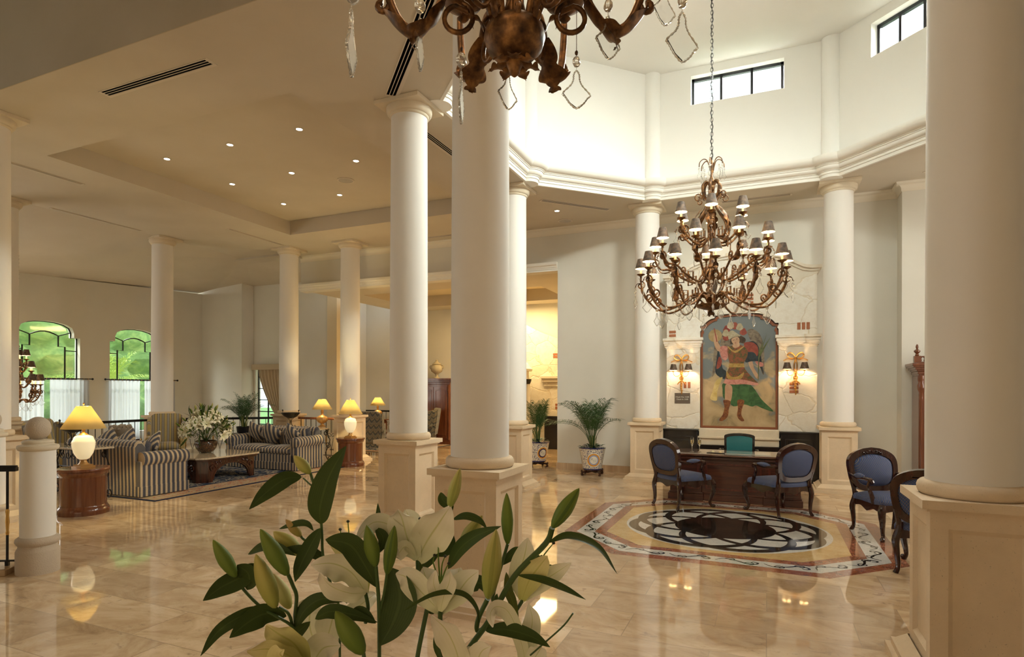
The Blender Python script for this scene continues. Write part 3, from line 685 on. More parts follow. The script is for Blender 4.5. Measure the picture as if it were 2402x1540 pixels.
# ------------------------------------------------------------ columns
def make_column():
    r = thing('column', '', 'column'); m = MB()
    m.box((0, 0, .02), (.76, .76, .04)); m.box((0, 0, .06), (.70, .70, .04)); m.add([(s * a, t * a, z) for z, a in ((.08, .335), (.14, .272)) for s, t in ((-1, -1), (1, -1), (1, 1), (-1, 1))], [(0, 1, 5, 4), (1, 2, 6, 5), (2, 3, 7, 6), (3, 0, 4, 7)])
    h = .262
    for k in range(4):
        X = Matrix.Rotation(k * pi / 2, 4, 'Z')
        o = [(-h, .08), (h, .08), (h, 1.04), (-h, 1.04)]; a = [(-h + .085, .20), (h - .085, .20), (h - .085, .93), (-h + .085, .93)]; b = [(x * .86, .20 + .025 + (z - .20) * .93) for x, z in a]
        vs = [(x, -h, z) for x, z in o] + [(x, -h, z) for x, z in a] + [(x, -h + .022, z) for x, z in b]
        m.add(vs, [(i, (i + 1) % 4, 4 + (i + 1) % 4, 4 + i) for i in range(4)] + [(4 + i, 4 + (i + 1) % 4, 8 + (i + 1) % 4, 8 + i) for i in range(4)] + [(8, 9, 10, 11)], X)
    m.box((0, 0, 1.065), (.615, .615, .05)); m.box((0, 0, 1.035), (.56, .56, .02))
    m.build('plinth', LIME, r, smooth=0)
    m = MB(); m.lathe([(.262, 1.09)] + [(.245 + .03 * cos(a), 1.13 + .042 * sin(a)) for a in (-1.3, -.8, -.3, .2, .7, 1.2, 1.57)] + [(.232, 1.175)], 48); m.build('base_ring', LIME, r, smooth=60)
    m = MB(); m.lathe([(.233, 1.165), (.233, 2.0), (.230, 3.2), (.226, 4.2), (.222, 5.02), (.226, 5.06)], 64); m.build('shaft', SHAFT, r, smooth=60)
    m = MB(); m.lathe([(.224, 5.035), (.240, 5.045), (.242, 5.06)] + [(.242 + .040 * sin(a), 5.13 - .065 * cos(a)) for a in (0, .4, .8, 1.2, 1.57)] + [(.282, 5.15)], 48); m.build('capital_ring', LIMEC, r, smooth=60)
    m = MB(); m.box((0, 0, 5.174), (.62, .62, .05)); m.build('abacus', LIMEC, r, bevel=.004)
    return r
C0 = make_column(); first = True
for x, y, lab in ((-2.1, 4.33, 'nearest cream round column on a limestone plinth, just left of centre behind the lilies'),
                  (-4.05, 6.33, 'cream column on a square plinth, directly left of the nearest centre column'),
                  (-4.05, 9.67, 'cream column half hidden behind the nearest centre column, beside the potted palm'),
                  (-2.1, 11.65, 'cream column left of the reception desk and painting'),
                  (1.1, 11.65, 'cream column right of the reception desk and painting'),
                  (1.1, 4.33, 'huge near column filling the right edge of the picture'),
                  (3.05, 9.67, 'column of the rotunda ring on the right, behind the near right column'),
                  (3.05, 6.33, 'column of the rotunda ring beyond the right picture edge'),
                  (-10.95, 11.6, 'slim distant column left of the pair behind the striped sofa'),
                  (-9.1, 11.65, 'slim distant column behind the right white lamp and round table'),
                  (-12.9, 9.6, 'distant column standing between the right arched window and the lily vase'),
                  (-12.9, 6.4, 'thin distant column just behind the leftmost column'),
                  (-9.1, 4.35, 'leftmost column cut by the left picture edge')):
    if first: C0.location = (x, y, 0); C0['label'] = lab; C0['group'] = 'cream columns on limestone plinths'; first = False
    else: dup(C0, (x, y, 0), 0, lab, 'cream columns on limestone plinths')

# ------------------------------------------------------------ newel posts and railings
def make_newel():
    r = thing('newel_post', '', 'post'); m = MB(); m.lathe([(.17, 0), (.17, .20), (.165, .215), (.152, .235), (.15, .255), (.165, .27), (.175, .29), (.17, .315), (.152, .33), (.138, .335)], 40); m.build('base', EGG, r, smooth=40)
    m = MB(); m.lathe([(.138, .33), (.140, .8), (.137, 1.13)], 40); m.build('shaft', SHAFT, r, smooth=40)
    m = MB(); m.lathe([(.137, 1.125), (.155, 1.135), (.163, 1.155), (.158, 1.175), (.128, 1.182), (.120, 1.19), (.125, 1.205), (.118, 1.22), (.08, 1.228), (.0, 1.23)], 40); m.build('cap', LIMEC, r, smooth=40)
    m = MB(); m.ball((0, 0, 1.330), .102, 28, 1.06); m.build('egg_finial', EGG, r, smooth=60); return r
N0 = make_newel(); N0.location = (-6.2, 3.36, 0); N0['label'] = 'cream newel post with stone egg finial in front of the left lamp table'; N0['group'] = 'newel posts with egg finials'
dup(N0, (-8.35, 4.02, 0), 0, 'newel post with stone egg behind the front one, at the left picture edge', 'newel posts with egg finials')
def railing(p, q, label, h=.98, step=.14, top=BLKM, scroll=True, ferrule=True, z=0, near=False):
    p, q = Vector(p), Vector(q); d = q - p; L = d.length
    r = thing('railing', label, 'railing', (p.x, p.y, z), atan2(d.y, d.x))
    m = MB(); m.box((L / 2, 0, h - .02), (L, .055 if near else .045, .04)); m.box((L / 2, 0, h + .005), (L, .035, .02)); m.build('handrail', top, r, bevel=.006)
    m = MB(); m.box((L / 2, 0, .10), (L, .02, .015)); m.build('bottom_rail', BLKM, r, smooth=0)
    if near: m = MB(); m.b2((0, -.16, 0), (L, .16, .055)); m.build('stone_curb', TRAV, r, bevel=.004)
    n = max(1, int(L / step)); g0 = None; lz = .055 if near else 0
    for k in range(n):
        x = (k + .5) * L / n
        if scroll and k % 4 == 2:
            m = MB()
            for s in (-1, 1):
                P = [(x, 0, .10), (x + s * .01, 0, .3), (x + s * .05, 0, .45)] + [(x + s * (a), 0, b) for a, b in spiral((.05, .58), .075, .012, 1.3, -pi / 2, 16, 1)]
                m.tube(P, .006, 5)
                m.tube([(x + s * .012, 0, .64), (x + s * .012, 0, h - .03)], .006, 5)
            m.build('scroll', BLKM, r)
        else:
            m = MB(); m.tube([(x, 0, .10), (x, 0, h - .03)], .011 if near else .008, 6)
            if near: m.tube([(x, 0, lz), (x, 0, .10)], .02, 4)
            b = m.build('baluster', BLKM, r)
            if ferrule:
                c = MB(); c.lathe([(.012, .34), (.016, .36), (.011, .38), (.017, .46), (.013, .52), (.016, .56), (.011, .58)], 10, (x, 0, 0)); c.build('brass_ferrule', BRAS, b)
railing((-6.38, 3.28), (-8.2, 2.2), 'black iron stair railing with brass ferrules left of the front newel post', h=.97, step=.16, near=True)
railing((-8.58, 3.88), (-10.4, 2.6), 'black stair railing behind the front newel post, at the left edge', h=.97, step=.16, near=True)
railing((-12.9, 6.7), (-12.9, 9.3), 'black railing in front of the sheer curtains, left of the striped wing chair', 1.0)
railing((-12.72, 9.8), (-11.2, 11.4), 'black railing behind the lily vase and the palm', 1.0)
railing((-10.65, 11.62), (-9.42, 11.65), 'railing with wooden handrail between the two distant lounge columns', 1.0, top=CHER)
railing((-12.3, 16.6), (-10.25, 16.6), 'far railing behind the damask wing chairs in the next room', 1.0)

# ------------------------------------------------------------ curtains
def curtain(y0, y1, z0, z1, x, name, mt, parent, amp=.03, n=None, M=None):
    n = n or int((y1 - y0) / .012); vs = []; K = 5
    for i in range(n + 1):
        t = i / n; y = y0 + (y1 - y0) * t
        for k in range(K):
            s = k / (K - 1); a = amp * (.35 + .65 * s)
            vs.append((x + a * sin(y * 58 + .9 * sin(y * 13)) + .4 * a * sin(y * 131), y, z1 + (z0 - z1) * s))
    m = MB(); m.add(vs, [(i * K + k, (i + 1) * K + k, (i + 1) * K + k + 1, i * K + k + 1) for i in range(n) for k in range(K - 1)], M); return m.build(name, mt, parent, smooth=60)
for yc, lab in ((9.12, 'left sheer white cafe curtain under the arched window'), (11.62, 'right sheer white cafe curtain behind the distant column')):
    r = thing('cafe_curtain', lab, 'curtain', (Xw, yc, 0), 0, 'sheer cafe curtains in the lounge windows')
    w = .98 if yc < 10 else 1.0
    curtain(-w, -.10, .04, 1.93, .10, 'sheer_panel', SHEER, r); curtain(.02, w, .04, 1.93, .10, 'sheer_panel', SHEER, r)
    m = MB(); m.tube([(.10, -w - .06, 1.955), (.10, w + .06, 1.955)], .014, 8)
    for s in (-1, 1): m.ball((.10, s * (w + .09), 1.955), .03, 10); m.tube([(.0, s * w, 1.955), (.1, s * w, 1.955)], .01, 6)
    m.build('curtain_rod', BLKM, r)
    for k in range(18):
        y = -w + .03 + k * (2 * w - .06) / 17; m = MB(); m.tube([(.10 + .022 * cos(a), y, 1.948 + .024 * sin(a)) for a in [2 * pi * j / 10 for j in range(10)]], .003, 4, closed=True); m.build('curtain_ring', GOLD, r)
r = thing('tied_drape', 'cream drape tied back under a pelmet, beside the slim distant column', 'drape', (-13.9, 14.0, 0))
m = MB(); n = 60; K = 12; vs = []
for i in range(n + 1):
    for k in range(K):
        s = k / (K - 1); t = i / n; f = 1 - min(1, max(0, s / .68)) ** 1.6 * .80 if s < .68 else .20 + (s - .68) * .3
        x = .42 - (1 - t) * .98 * f
        vs.append((x, .02 + .030 * sin(t * 46) * (1 if s < .6 else .5) + .04 * sin(pi * t), 2.33 - 2.29 * s))
m.add(vs, [(i * K + k, (i + 1) * K + k, (i + 1) * K + k + 1, i * K + k + 1) for i in range(n) for k in range(K - 1)]); m.build('drape', DRAPE, r, smooth=70)
m = MB(); m.b2((-.74, -.10, 2.30), (.60, .09, 2.47)); m.build('pelmet', DRAPE, r, bevel=.01); m = MB(); m.tube([(.22, -.03, .80), (.33, -.08, .77), (.44, -.03, .80)], .035, 8, sm=4); m.build('tieback', DRAPE, r)

# ------------------------------------------------------------ stone chimneypiece, panelling, painting, sconces
CXP = -.495; FY = 12.13
r = thing('stone_chimneypiece', 'tall cream stone wall piece with curved top framing the painting', 'stonework', (CXP, FY, 0)); SP = r
def XZ(y0=0): return Matrix(((1, 0, 0, 0), (0, 0, 1, y0), (0, 1, 0, 0), (0, 0, 0, 1)))   # (x,z,h) -> (x,h,z) ; h grows away from the room
hw = 1.31
def nichepts(w, zb, zt, s=1.0):
    """outline of the stepped arch of the painting niche"""
    P = [(w, zb), (w, zt - .32), (w - .02, zt - .30), (w - .02, zt - .27), (w + .0, zt - .245), (w, zt - .21), (w - .06, zt - .21)]
    P += [(w - .06 - .20 * (k / 4) ** 1.0, zt - .20 + .125 * (1 - (1 - k / 4) ** 2) ) for k in range(0, 5)]
    P += [(w - .26, zt - .045)]
    P += [((w - .26) * cos(pi / 2 * k / 5), zt - .045 + .045 * sin(pi / 2 * k / 5)) for k in range(1, 6)]
    return P + [(-x, z) for x, z in P[-2::-1]]
NI = nichepts(.685, .97, 3.15)
top = [(hw, .955), (hw, 3.80)]
prof = [(1.31, 3.80), (1.20, 3.80), (1.05, 3.83), (.93, 3.90), (.80, 3.98), (.62, 4.05), (.40, 4.11), (.2, 4.135), (0, 4.14)]
outer = [(-hw, .955)] + [(hw, .955)] + prof + [(-x, z) for x, z in prof[-2::-1]]
m = MB(); m.prism(outer, 0, .26, XZ(), holes=[[(x, min(z, 3.15)) for x, z in [(a, max(b, .975)) for a, b in NI]]])
m.build('stone_face', STONE, r, smooth=0)
m = MB(); path = [(1.33, 3.80), (1.18, 3.80)] + [(x * 1.0, z) for x, z in prof[2:]]; path = path + [(-x, z) for x, z in path[-2::-1]]
for off, z0, th in ((-.0, .0, .03), (-.03, .045, .03), (-.07, .09, .035)):
    vs = []
    for x, z in path: vs += [(x * (1 + abs(off) * .55), off, z + z0), (x * (1 + abs(off) * .55), off, z + z0 + .055), (x * (1 + abs(off) * .55), .25, z + z0 + .055), (x * (1 + abs(off) * .55), .25, z + z0)]
    N = len(path); m.add(vs, [(i * 4 + k, (i + 1) * 4 + k, (i + 1) * 4 + (k + 1) % 4, i * 4 + (k + 1) % 4) for i in range(N - 1) for k in range(4)] + [(0, 1, 2, 3), ((N - 1) * 4, (N - 1) * 4 + 3, (N - 1) * 4 + 2, (N - 1) * 4 + 1)])
m.build('top_cornice', STONE, r, smooth=0)
for s in (-1, 1):
    m = MB(); c = s * 1.005
    for zz, w2, dd in ((2.50, .325, .015), (2.53, .34, .03), (2.56, .345, .045), (2.60, .36, .06), (2.66, .375, .085)):
        m.b2((c - w2, -dd, zz), (c + w2, .24, zz + .055))
    m.build('side_capital', STONE, r, bevel=.008)
m = MB(); m.b2((-.70, -.03, .80), (.70, .2, .965)); m.b2((-.72, -.055, .785), (.72, .2, .825)); m.b2((-.70, -.02, .66), (.70, .2, .785)); m.build('stone_sill', LIMEC, r, bevel=.006)
def bricks(cx, cz, n, vert, w=.055, h=.13):
    m = MB()
    for k in range(n):
        if vert: m.b2((cx + k * .075, -.006, cz), (cx + k * .075 + w, .02, cz + h))
        else: m.b2((cx, -.006, cz + k * .07), (cx + h, .02, cz + k * .07 + w))
    m.build('brick_inset', BRICK, r, bevel=.006)
bricks(-1.265, 2.74, 2, 0); bricks(.99, 2.80, 3, 1); bricks(-.985, 1.74, 2, 1, .05, .12); bricks(.865, 1.65, 3, 0, .055, .15); bricks(.12, 3.24, 4, 0, .05, .14)
# painting
pr_ = thing('arched_painting', 'tall arched oil painting of a plumed winged figure in a red-brown frame', 'painting', (CXP, FY + .03, 0))
def outl(w, zb, zt): return nichepts(w, zb, zt)
X = XZ(); m = MB(); m.prism(outl(.675, .98, 3.135), .01, .05, X, holes=[outl(.638, 1.02, 3.10)]); m.build('picture_frame', mat('picture_frame_wood', (.23, .075, .03), .4), pr_, smooth=0)
SKY = mat('painted_sky', (.25, .25, .22), .55); g = G(SKY); v = g.obj(); s = g.sep(v); n = g.noise(v, 2.6, 5, .55, .6)
g.color(g.mix(g.ramp(g.math('SUBTRACT', g.math('MULTIPLY', g.math('SUBTRACT', 2.55, s[2]), .42), g.math('MULTIPLY', g.math('SUBTRACT', n, .5), -2.2)), [(.12, (0, 0, 0)), (.34, (1, 1, 1))]), (.17, .19, .19), g.ramp(n, [(.3, (.15, .12, .06)), (.48, (.38, .28, .15)), (.7, (.50, .38, .22))])))
def paint(name, c, c2=None, sc=9):
    m = mat(name, c, .5)
    if c2: g = G(m); g.color(g.ramp(g.noise(g.obj(), sc, 4, .6, .8), [(.35, c), (.62, c2)]))
    return m
PC = [SKY, paint('painted_skin', (.42, .24, .14), (.52, .33, .20), 5), paint('painted_red', (.20, .03, .02), (.30, .07, .04)), paint('painted_green', (.02, .07, .02), (.05, .13, .04)),
      paint('painted_bodice', (.05, .08, .02), (.26, .07, .03), 22), paint('painted_pink', (.42, .14, .11), (.56, .26, .20), 14), paint('painted_navy', (.008, .014, .02), (.03, .045, .05)),
      paint('painted_gold', (.30, .17, .03), (.44, .28, .08), 20), paint('painted_wing', (.10, .07, .05), (.24, .19, .13), 12), paint('painted_hair', (.03, .018, .01), (.08, .045, .02), 12),
      paint('painted_plume', (.34, .28, .17), (.46, .40, .27), 14), paint('painted_cloth', (.46, .33, .10), (.58, .46, .20), 8), paint('painted_boot', (.10, .02, .01), (.24, .09, .02), 26), paint('painted_reed', (.08, .10, .03), (.16, .18, .06), 8), paint('painted_drum', (.40, .30, .15), (.30, .20, .08), 8)]
m = MB(); m.prism(outl(.64, 1.018, 3.102), .03, .045, X)
# painted figure: shapes given on the 1078x1540 crop of the canvas, turned into metres
layer = [0]
def shape(k, P, sm=4, tube=None):
    P = [((x - 530) * .001395, 3.105 - (y - 65) * .001553) for x, y in P]
    if sm: P = [(p.x, p.y) for p in catmull([(x, z, 0) for x, z in P], sm, True)]
    layer[0] += 1; m.k = k; m.prism(P, .0295 - .00022 * layer[0], .031, X)
shape(8, [(330, 250), (400, 330), (430, 420), (320, 430), (250, 340), (215, 500), (205, 700), (190, 800), (225, 760), (270, 560), (300, 380)])
shape(8, [(640, 250), (700, 230), (790, 290), (840, 430), (850, 620), (845, 780), (800, 700), (760, 480), (700, 400), (650, 300)])
shape(6, [(620, 400), (720, 380), (790, 470), (820, 640), (840, 770), (790, 680), (690, 520), (620, 450)]); shape(2, [(600, 400), (700, 390), (770, 450), (760, 560), (640, 500)])
shape(6, [(270, 480), (310, 600), (330, 700), (375, 740), (360, 830), (280, 800), (235, 740), (250, 600)]); shape(2, [(280, 560), (320, 600), (300, 680), (250, 700)])
shape(11, [(330, 810), (290, 900), (260, 1000), (255, 1095), (170, 1075), (200, 980), (230, 880), (270, 830)])
shape(14, circ(1, 18) and [(232 + 88 * cos(a), 298 + 78 * sin(a)) for a in [k * pi / 9 for k in range(18)]], 2)
shape(3, [(350, 880), (620, 880), (720, 940), (820, 1080), (955, 1205), (930, 1218), (820, 1180), (750, 1150), (700, 1165), (600, 1140), (470, 1165), (400, 1100), (340, 1060), (330, 960)])
shape(1, [(370, 900), (440, 910), (455, 980), (430, 1110), (365, 1100), (360, 1000)])
shape(12, [(340, 1090), (430, 1105), (410, 1200), (395, 1290), (330, 1345), (285, 1335), (330, 1270), (355, 1180)]); shape(12, [(520, 1090), (605, 1095), (575, 1200), (570, 1270), (605, 1335), (560, 1340), (515, 1280), (525, 1190)])
shape(1, [(215, 300), (262, 290), (265, 370), (310, 440), (345, 440), (330, 495), (260, 480), (220, 400)]); shape(1, [(655, 600), (700, 610), (725, 700), (780, 790), (785, 830), (750, 820), (700, 740), (665, 670)])
shape(5, [(310, 430), (390, 440), (395, 560), (360, 605), (310, 560), (295, 480)]); shape(5, [(740, 620), (830, 640), (835, 680), (780, 680)]); shape(6, [(600, 560), (640, 510), (730, 520), (770, 610), (690, 620), (620, 630)])
shape(5, [(370, 830), (430, 810), (560, 830), (700, 850), (780, 890), (740, 910), (600, 895), (480, 900), (350, 885)]); shape(4, [(395, 450), (470, 420), (560, 420), (640, 480), (640, 560), (600, 640), (620, 720), (720, 830), (770, 880), (640, 850), (500, 830), (370, 830), (390, 740), (420, 660), (400, 560)])
shape(7, [(410, 640), (600, 645), (605, 690), (405, 690)], 0); shape(7, [(400, 430), (480, 490), (600, 430), (590, 450), (490, 515), (400, 450)]); shape(7, [(380, 740), (440, 800), (520, 800), (600, 750), (560, 830), (400, 830)])
shape(1, [(470, 380), (530, 380), (545, 430), (490, 455), (455, 430)]); shape(9, [(430, 340), (450, 300), (560, 310), (620, 350), (600, 400), (540, 390), (460, 410), (425, 400)]); shape(1, [(440, 345), (520, 320), (545, 370), (515, 415), (465, 405)])
for cx, cy, k in ((380, 220, 2), (485, 185, 2), (590, 260, 2), (375, 320, 2), (430, 180, 10), (545, 200, 10), (370, 270, 10)): shape(k, [(cx + 42 * cos(a) * (1 + .2 * sin(3 * a)), cy + 44 * sin(a)) for a in [q * pi / 6 for q in range(12)]], 2)
shape(10, [(400, 330), (400, 270), (450, 240), (500, 270), (555, 310), (480, 320), (415, 345)])
shape(9, [(462, 358), (482, 352), (484, 357), (464, 364)], 0); shape(9, [(498, 346), (517, 340), (519, 346), (500, 352)], 0); shape(2, [(484, 392), (502, 388), (500, 395), (488, 398)], 0)
for a, b in ((765, 860), (790, 600)): pass
for tip in ((880, 290), (935, 320), (905, 350), (790, 370), (840, 330)): shape(13, [(772, 850), (778, 560), tip, (790, 580), (780, 850)], 0)
shape(2, [(214, 205), (226, 205), (262, 370), (250, 375)], 0)
m.build('canvas', PC, pr_, smooth=0)
# dark panelling either side and below the sill
r = thing('wood_panelling', 'black-brown panelled cabinet wall behind the reception desk', 'panelling', (CXP, 12.06, 0))
def pbox(a, b, pan, name):
    m = MB(); m.b2(a, b)
    for (x0, z0, x1, z1) in pan: m.prism([(x0, z0), (x1, z0), (x1, z1), (x0, z1)], -.012, .0, XZ(a[1]), holes=[[(x0 + .03, z0 + .03), (x1 - .03, z0 + .03), (x1 - .03, z1 - .03), (x0 + .03, z1 - .03)]]); m.prism([(x0 + .07, z0 + .07), (x1 - .07, z0 + .07), (x1 - .07, z1 - .07), (x0 + .07, z1 - .07)], -.010, 0, XZ(a[1]))
    return m.build(name, EBON, r, bevel=.004)
pbox((-1.36, -.02, 0), (-.72, .33, .92), [(-1.28, .12, -.80, .82)], 'cabinet'); pbox((.72, -.02, 0), (1.36, .33, .92), [(.80, .12, 1.28, .82)], 'cabinet'); pbox((-.72, 0.0, 0), (.72, .3, .66), [(-.66, .1, -.02, .58), (.02, .1, .66, .58)], 'centre_panel')
m = MB(); m.b2((-1.39, -.05, .92), (-.70, .07, .95)); m.b2((.70, -.05, .92), (1.39, .07, .95)); m.build('cabinet_top', EBON, r, bevel=.005)
def sconce(x, label):
    r = thing('wall_sconce', label, 'sconce', (x, FY - .0, 2.0), 0, 'gilt ribbon sconces beside the painting')
    m = MB()
    for s in (-1, 1):
        P = [(0, -.03, .30), (s * .045, -.04, .365), (s * .10, -.035, .385), (s * .135, -.03, .34), (s * .10, -.035, .30), (s * .04, -.03, .285), (0, -.03, .295)]
        m.tube(P, [.013, .018, .015, .018, .015, .013], 6, sm=5, flat=.6); m.tube([(0, -.03, .29), (s * .07, -.03, .27), (s * .13, -.03, .275), (s * .20, -.025, .245)], [.012, .018, .012, .016], 6, sm=5, flat=.6)
        m.tube([(0, -.03, .28), (s * .022, -.04, .18), (s * .02, -.035, .08), (0, -.03, .02)], [.012, .010], 6, sm=4)
        m.tube([(0, -.03, -.02), (s * .03, -.035, -.06), (s * .012, -.03, -.12), (s * .05, -.03, -.15), (s * .075, -.03, -.19)], [.012, .014, .010], 6, sm=4)
    m.tube([(0, -.03, .02), (.006, -.035, -.1), (-.004, -.035, -.22), (.006, -.03, -.33), (0, -.02, -.38)], [.022, .018, .020, .013, .008], 8, sm=4); m.ball((0, -.03, .02), .032, 10); m.ball((0, -.03, .29), .024, 10)
    for k in range(7): m.ball((.012 * sin(k * 2.3), -.045, -.03 - k * .045), .016, 8)
    m.build('gilt_ribbon', GOLD, r)
    for s in (-1, 1):
        m = MB(); m.tube([(0, -.04, .03), (s * .05, -.09, -.02), (s * .10, -.115, -.03), (s * .135, -.12, .01), (s * .14, -.12, .06)], .006, 6, sm=5); m.lathe([(.005, .05), (.026, .062), (.028, .07), (.008, .075)], 12, (s * .14, -.12, 0)); a = m.build('arm', GOLD, r)
        m = MB(); m.lathe([(.011, .07), (.011, .13)], 10, (s * .14, -.12, 0)); m.build('candle', CANDLE, a)
        m = MB(); m.ball((s * .14, -.12, .145), .015, 8, 1.3); m.build('bulb', BULB, a)
        m = MB(); m.lathe([(.075, .085), (.045, .205)], 20, (s * .14, -.12, 0)); m.k = 1; m.lathe([(.044, .204), (.074, .086)], 20, (s * .14, -.12, 0)); m.f = [f for f in m.f if len(f) < 5]; m.m = m.m[:len(m.f)]; 
        m.m = [0 if i < 20 else 1 for i in range(len(m.f))]; m.build('lamp_shade', [SHADEB, SHADEI], a, smooth=40)
        light('POINT', 'sconce_bulb', (x + s * .14, FY - .12, 2.125), 24, WARM, rad=.015)
sconce(-1.52, 'gilt ribbon wall sconce with two shades left of the painting, above the sign'); sconce(.47, 'gilt ribbon wall sconce with two shades right of the painting')
r = thing('check_out_sign', 'small brown wall sign with check out and check in times', 'sign', (-1.505, FY - .012, 1.545)); m = MB(); m.b2((-.145, -.0, -.10), (.145, .011, .10)); m.build('plate', SIGNM, r, bevel=.002)
for k, t in enumerate(('Check Out 12:00', 'Check In 15:00')): text(t, .036, SIGNT, r, Matrix.Translation((0, -.003, .022 - .045 * k)) @ Matrix.Rotation(pi / 2, 4, 'X'))

# ------------------------------------------------------------ reception desk
r = thing('reception_desk', 'long dark mahogany reception desk in front of the painting', 'desk', (-.47, 10.12, 0))
hw, hd = .92, .37
m = MB(); m.b2((-hw - .03, -hd - .05, 0), (-.42, hd, .10)); m.b2((.42, -hd - .05, 0), (hw + .03, hd, .10)); m.b2((-.42, -hd - .01, 0), (.42, hd, .10)); m.b2((-hw - .015, -hd - .035, .10), (-.43, hd, .125)); m.b2((.43, -hd - .035, .10), (hw + .015, hd, .125)); m.b2((-.43, -hd + .005, .10), (.43, hd, .125)); m.build('base_plinth', DESKW, r, bevel=.006)
m = MB(); m.b2((-hw, -hd - .02, .12), (-.45, hd, .62)); m.b2((.45, -hd - .02, .12), (hw, hd, .62)); m.b2((-.45, -hd + .02, .12), (.45, hd - .1, .62)); m.build('body', DESKW, r, bevel=.004)
for a, b, y in ((-hw + .04, -.49, -hd - .02), (-.40, .40, -hd + .02), (.49, hw - .04, -hd - .02)):
    m = MB(); m.prism([(a, .17), (b, .17), (b, .58), (a, .58)], -.012, 0, XZ(y), holes=[[(a + .03, .20), (b - .03, .20), (b - .03, .55), (a + .03, .55)]]); m.build('panel', MAHR, r, bevel=.003)
m = MB()
for z, o, t in ((.615, .005, .02), (.635, .02, .04), (.675, .012, .012)): m.b2((-hw - o, -hd - .02 - o, z), (-.44, hd, z + t)); m.b2((.44, -hd - .02 - o, z), (hw + o, hd, z + t)); m.b2((-.44, -hd + .01 - o, z), (.44, hd, z + t))
m.build('frieze', DESKW, r, bevel=.005)
m = MB(); m.b2((-hw - .04, -hd - .06, .685), (hw + .04, hd + .04, .72)); m.build('desk_top', mat('polished_desk_top', (.10, .04, .02), .06, coat=.6), r, bevel=.010)
r = thing('glass_desk_pad', 'clear glass sheet lying on the reception desk top', 'desk pad', (-.27, 10.08, .7205)); m = MB(); m.b2((-.32, -.22, 0), (.32, .22, .006)); m.build('sheet', mat('glass_sheet', (.55, .60, .55), .03, spec=.8, coat=1), r, smooth=0)
def flute(x, y, label):
    r = thing('champagne_flute', label, 'glass', (x, y, .7205), 0, 'champagne flutes on the reception desk')
    m = MB(); m.lathe([(.034, 0), (.034, .003), (.006, .008), (.004, .02), (.004, .085), (.010, .10), (.024, .125), (.028, .16), (.026, .225), (.0245, .225), (.0265, .16), (.022, .128), (.0, .108)], 20); m.build('glass', GLASS, r, smooth=60)
    m = MB(); m.lathe([(.0, .112), (.0205, .130), (.0255, .16), (.0253, .188), (.0, .188)], 18); m.build('wine', WINE, r, smooth=60)
flute(-1.09, 10.0, 'left champagne flute on the reception desk'); flute(-.98, 10.02, 'right champagne flute on the reception desk, nearer the small dish')
r = thing('canape_dish', 'small dark dish with white canapes on the reception desk', 'dish', (-.73, 9.93, .7205), radians(-8)); m = MB(); m.prism(rrect(.26, .10, .02), 0, .008); m.build('dish', SLATE, r)
for k, (x, y) in enumerate(((-.045, .01), (.07, -.01))): 
    m = MB(); m.lathe([(.018, .008), (.024, .012), (.022, .025), (.0, .040)], 8, (x, y, 0), lobe=.25, lobes=3); m.build('canape', CANAPE, r)
# teal leather desk chair
r = thing('desk_chair', 'teal leather desk chair behind the reception desk', 'chair', (-.44, 11.05, 0), pi)
m = MB(); o = [(-.24, .48), (.24, .48), (.25, .90)] + [(.25 * cos(a), .90 + .05 * sin(a)) for a in [pi * k / 8 for k in range(1, 8)]] + [(-.25, .90)]
m.prism(o, -.03, .03, XZ(-.26), holes=[[(x * .84, .50 + (z - .48) * .86) for x, z in o]]); m.build('back_frame', EBON, r, bevel=.008)
m = MB(); m.prism([(x * .86, .50 + (z - .48) * .87) for x, z in o], -.028, .028, XZ(-.26)); m.build('back_pad', TEAL, r, bevel=.02, bseg=3)
m = MB(); m.b2((-.26, -.25, .40), (.26, .27, .49)); m.build('seat', TEAL, r, bevel=.03, bseg=3)
for s in (-1, 1):
    m = MB(); m.tube([(s * .27, -.25, .66), (s * .30, 0, .68), (s * .29, .2, .66), (s * .27, .22, .42)], .018, 6, sm=4); m.build('arm', EBON, r)
    for y in (-.25, .25): m = MB(); m.tube([(s * .24, y, .42), (s * .25, y * 1.06, 0)], [.022, .016], 8); m.build('leg', EBON, r)

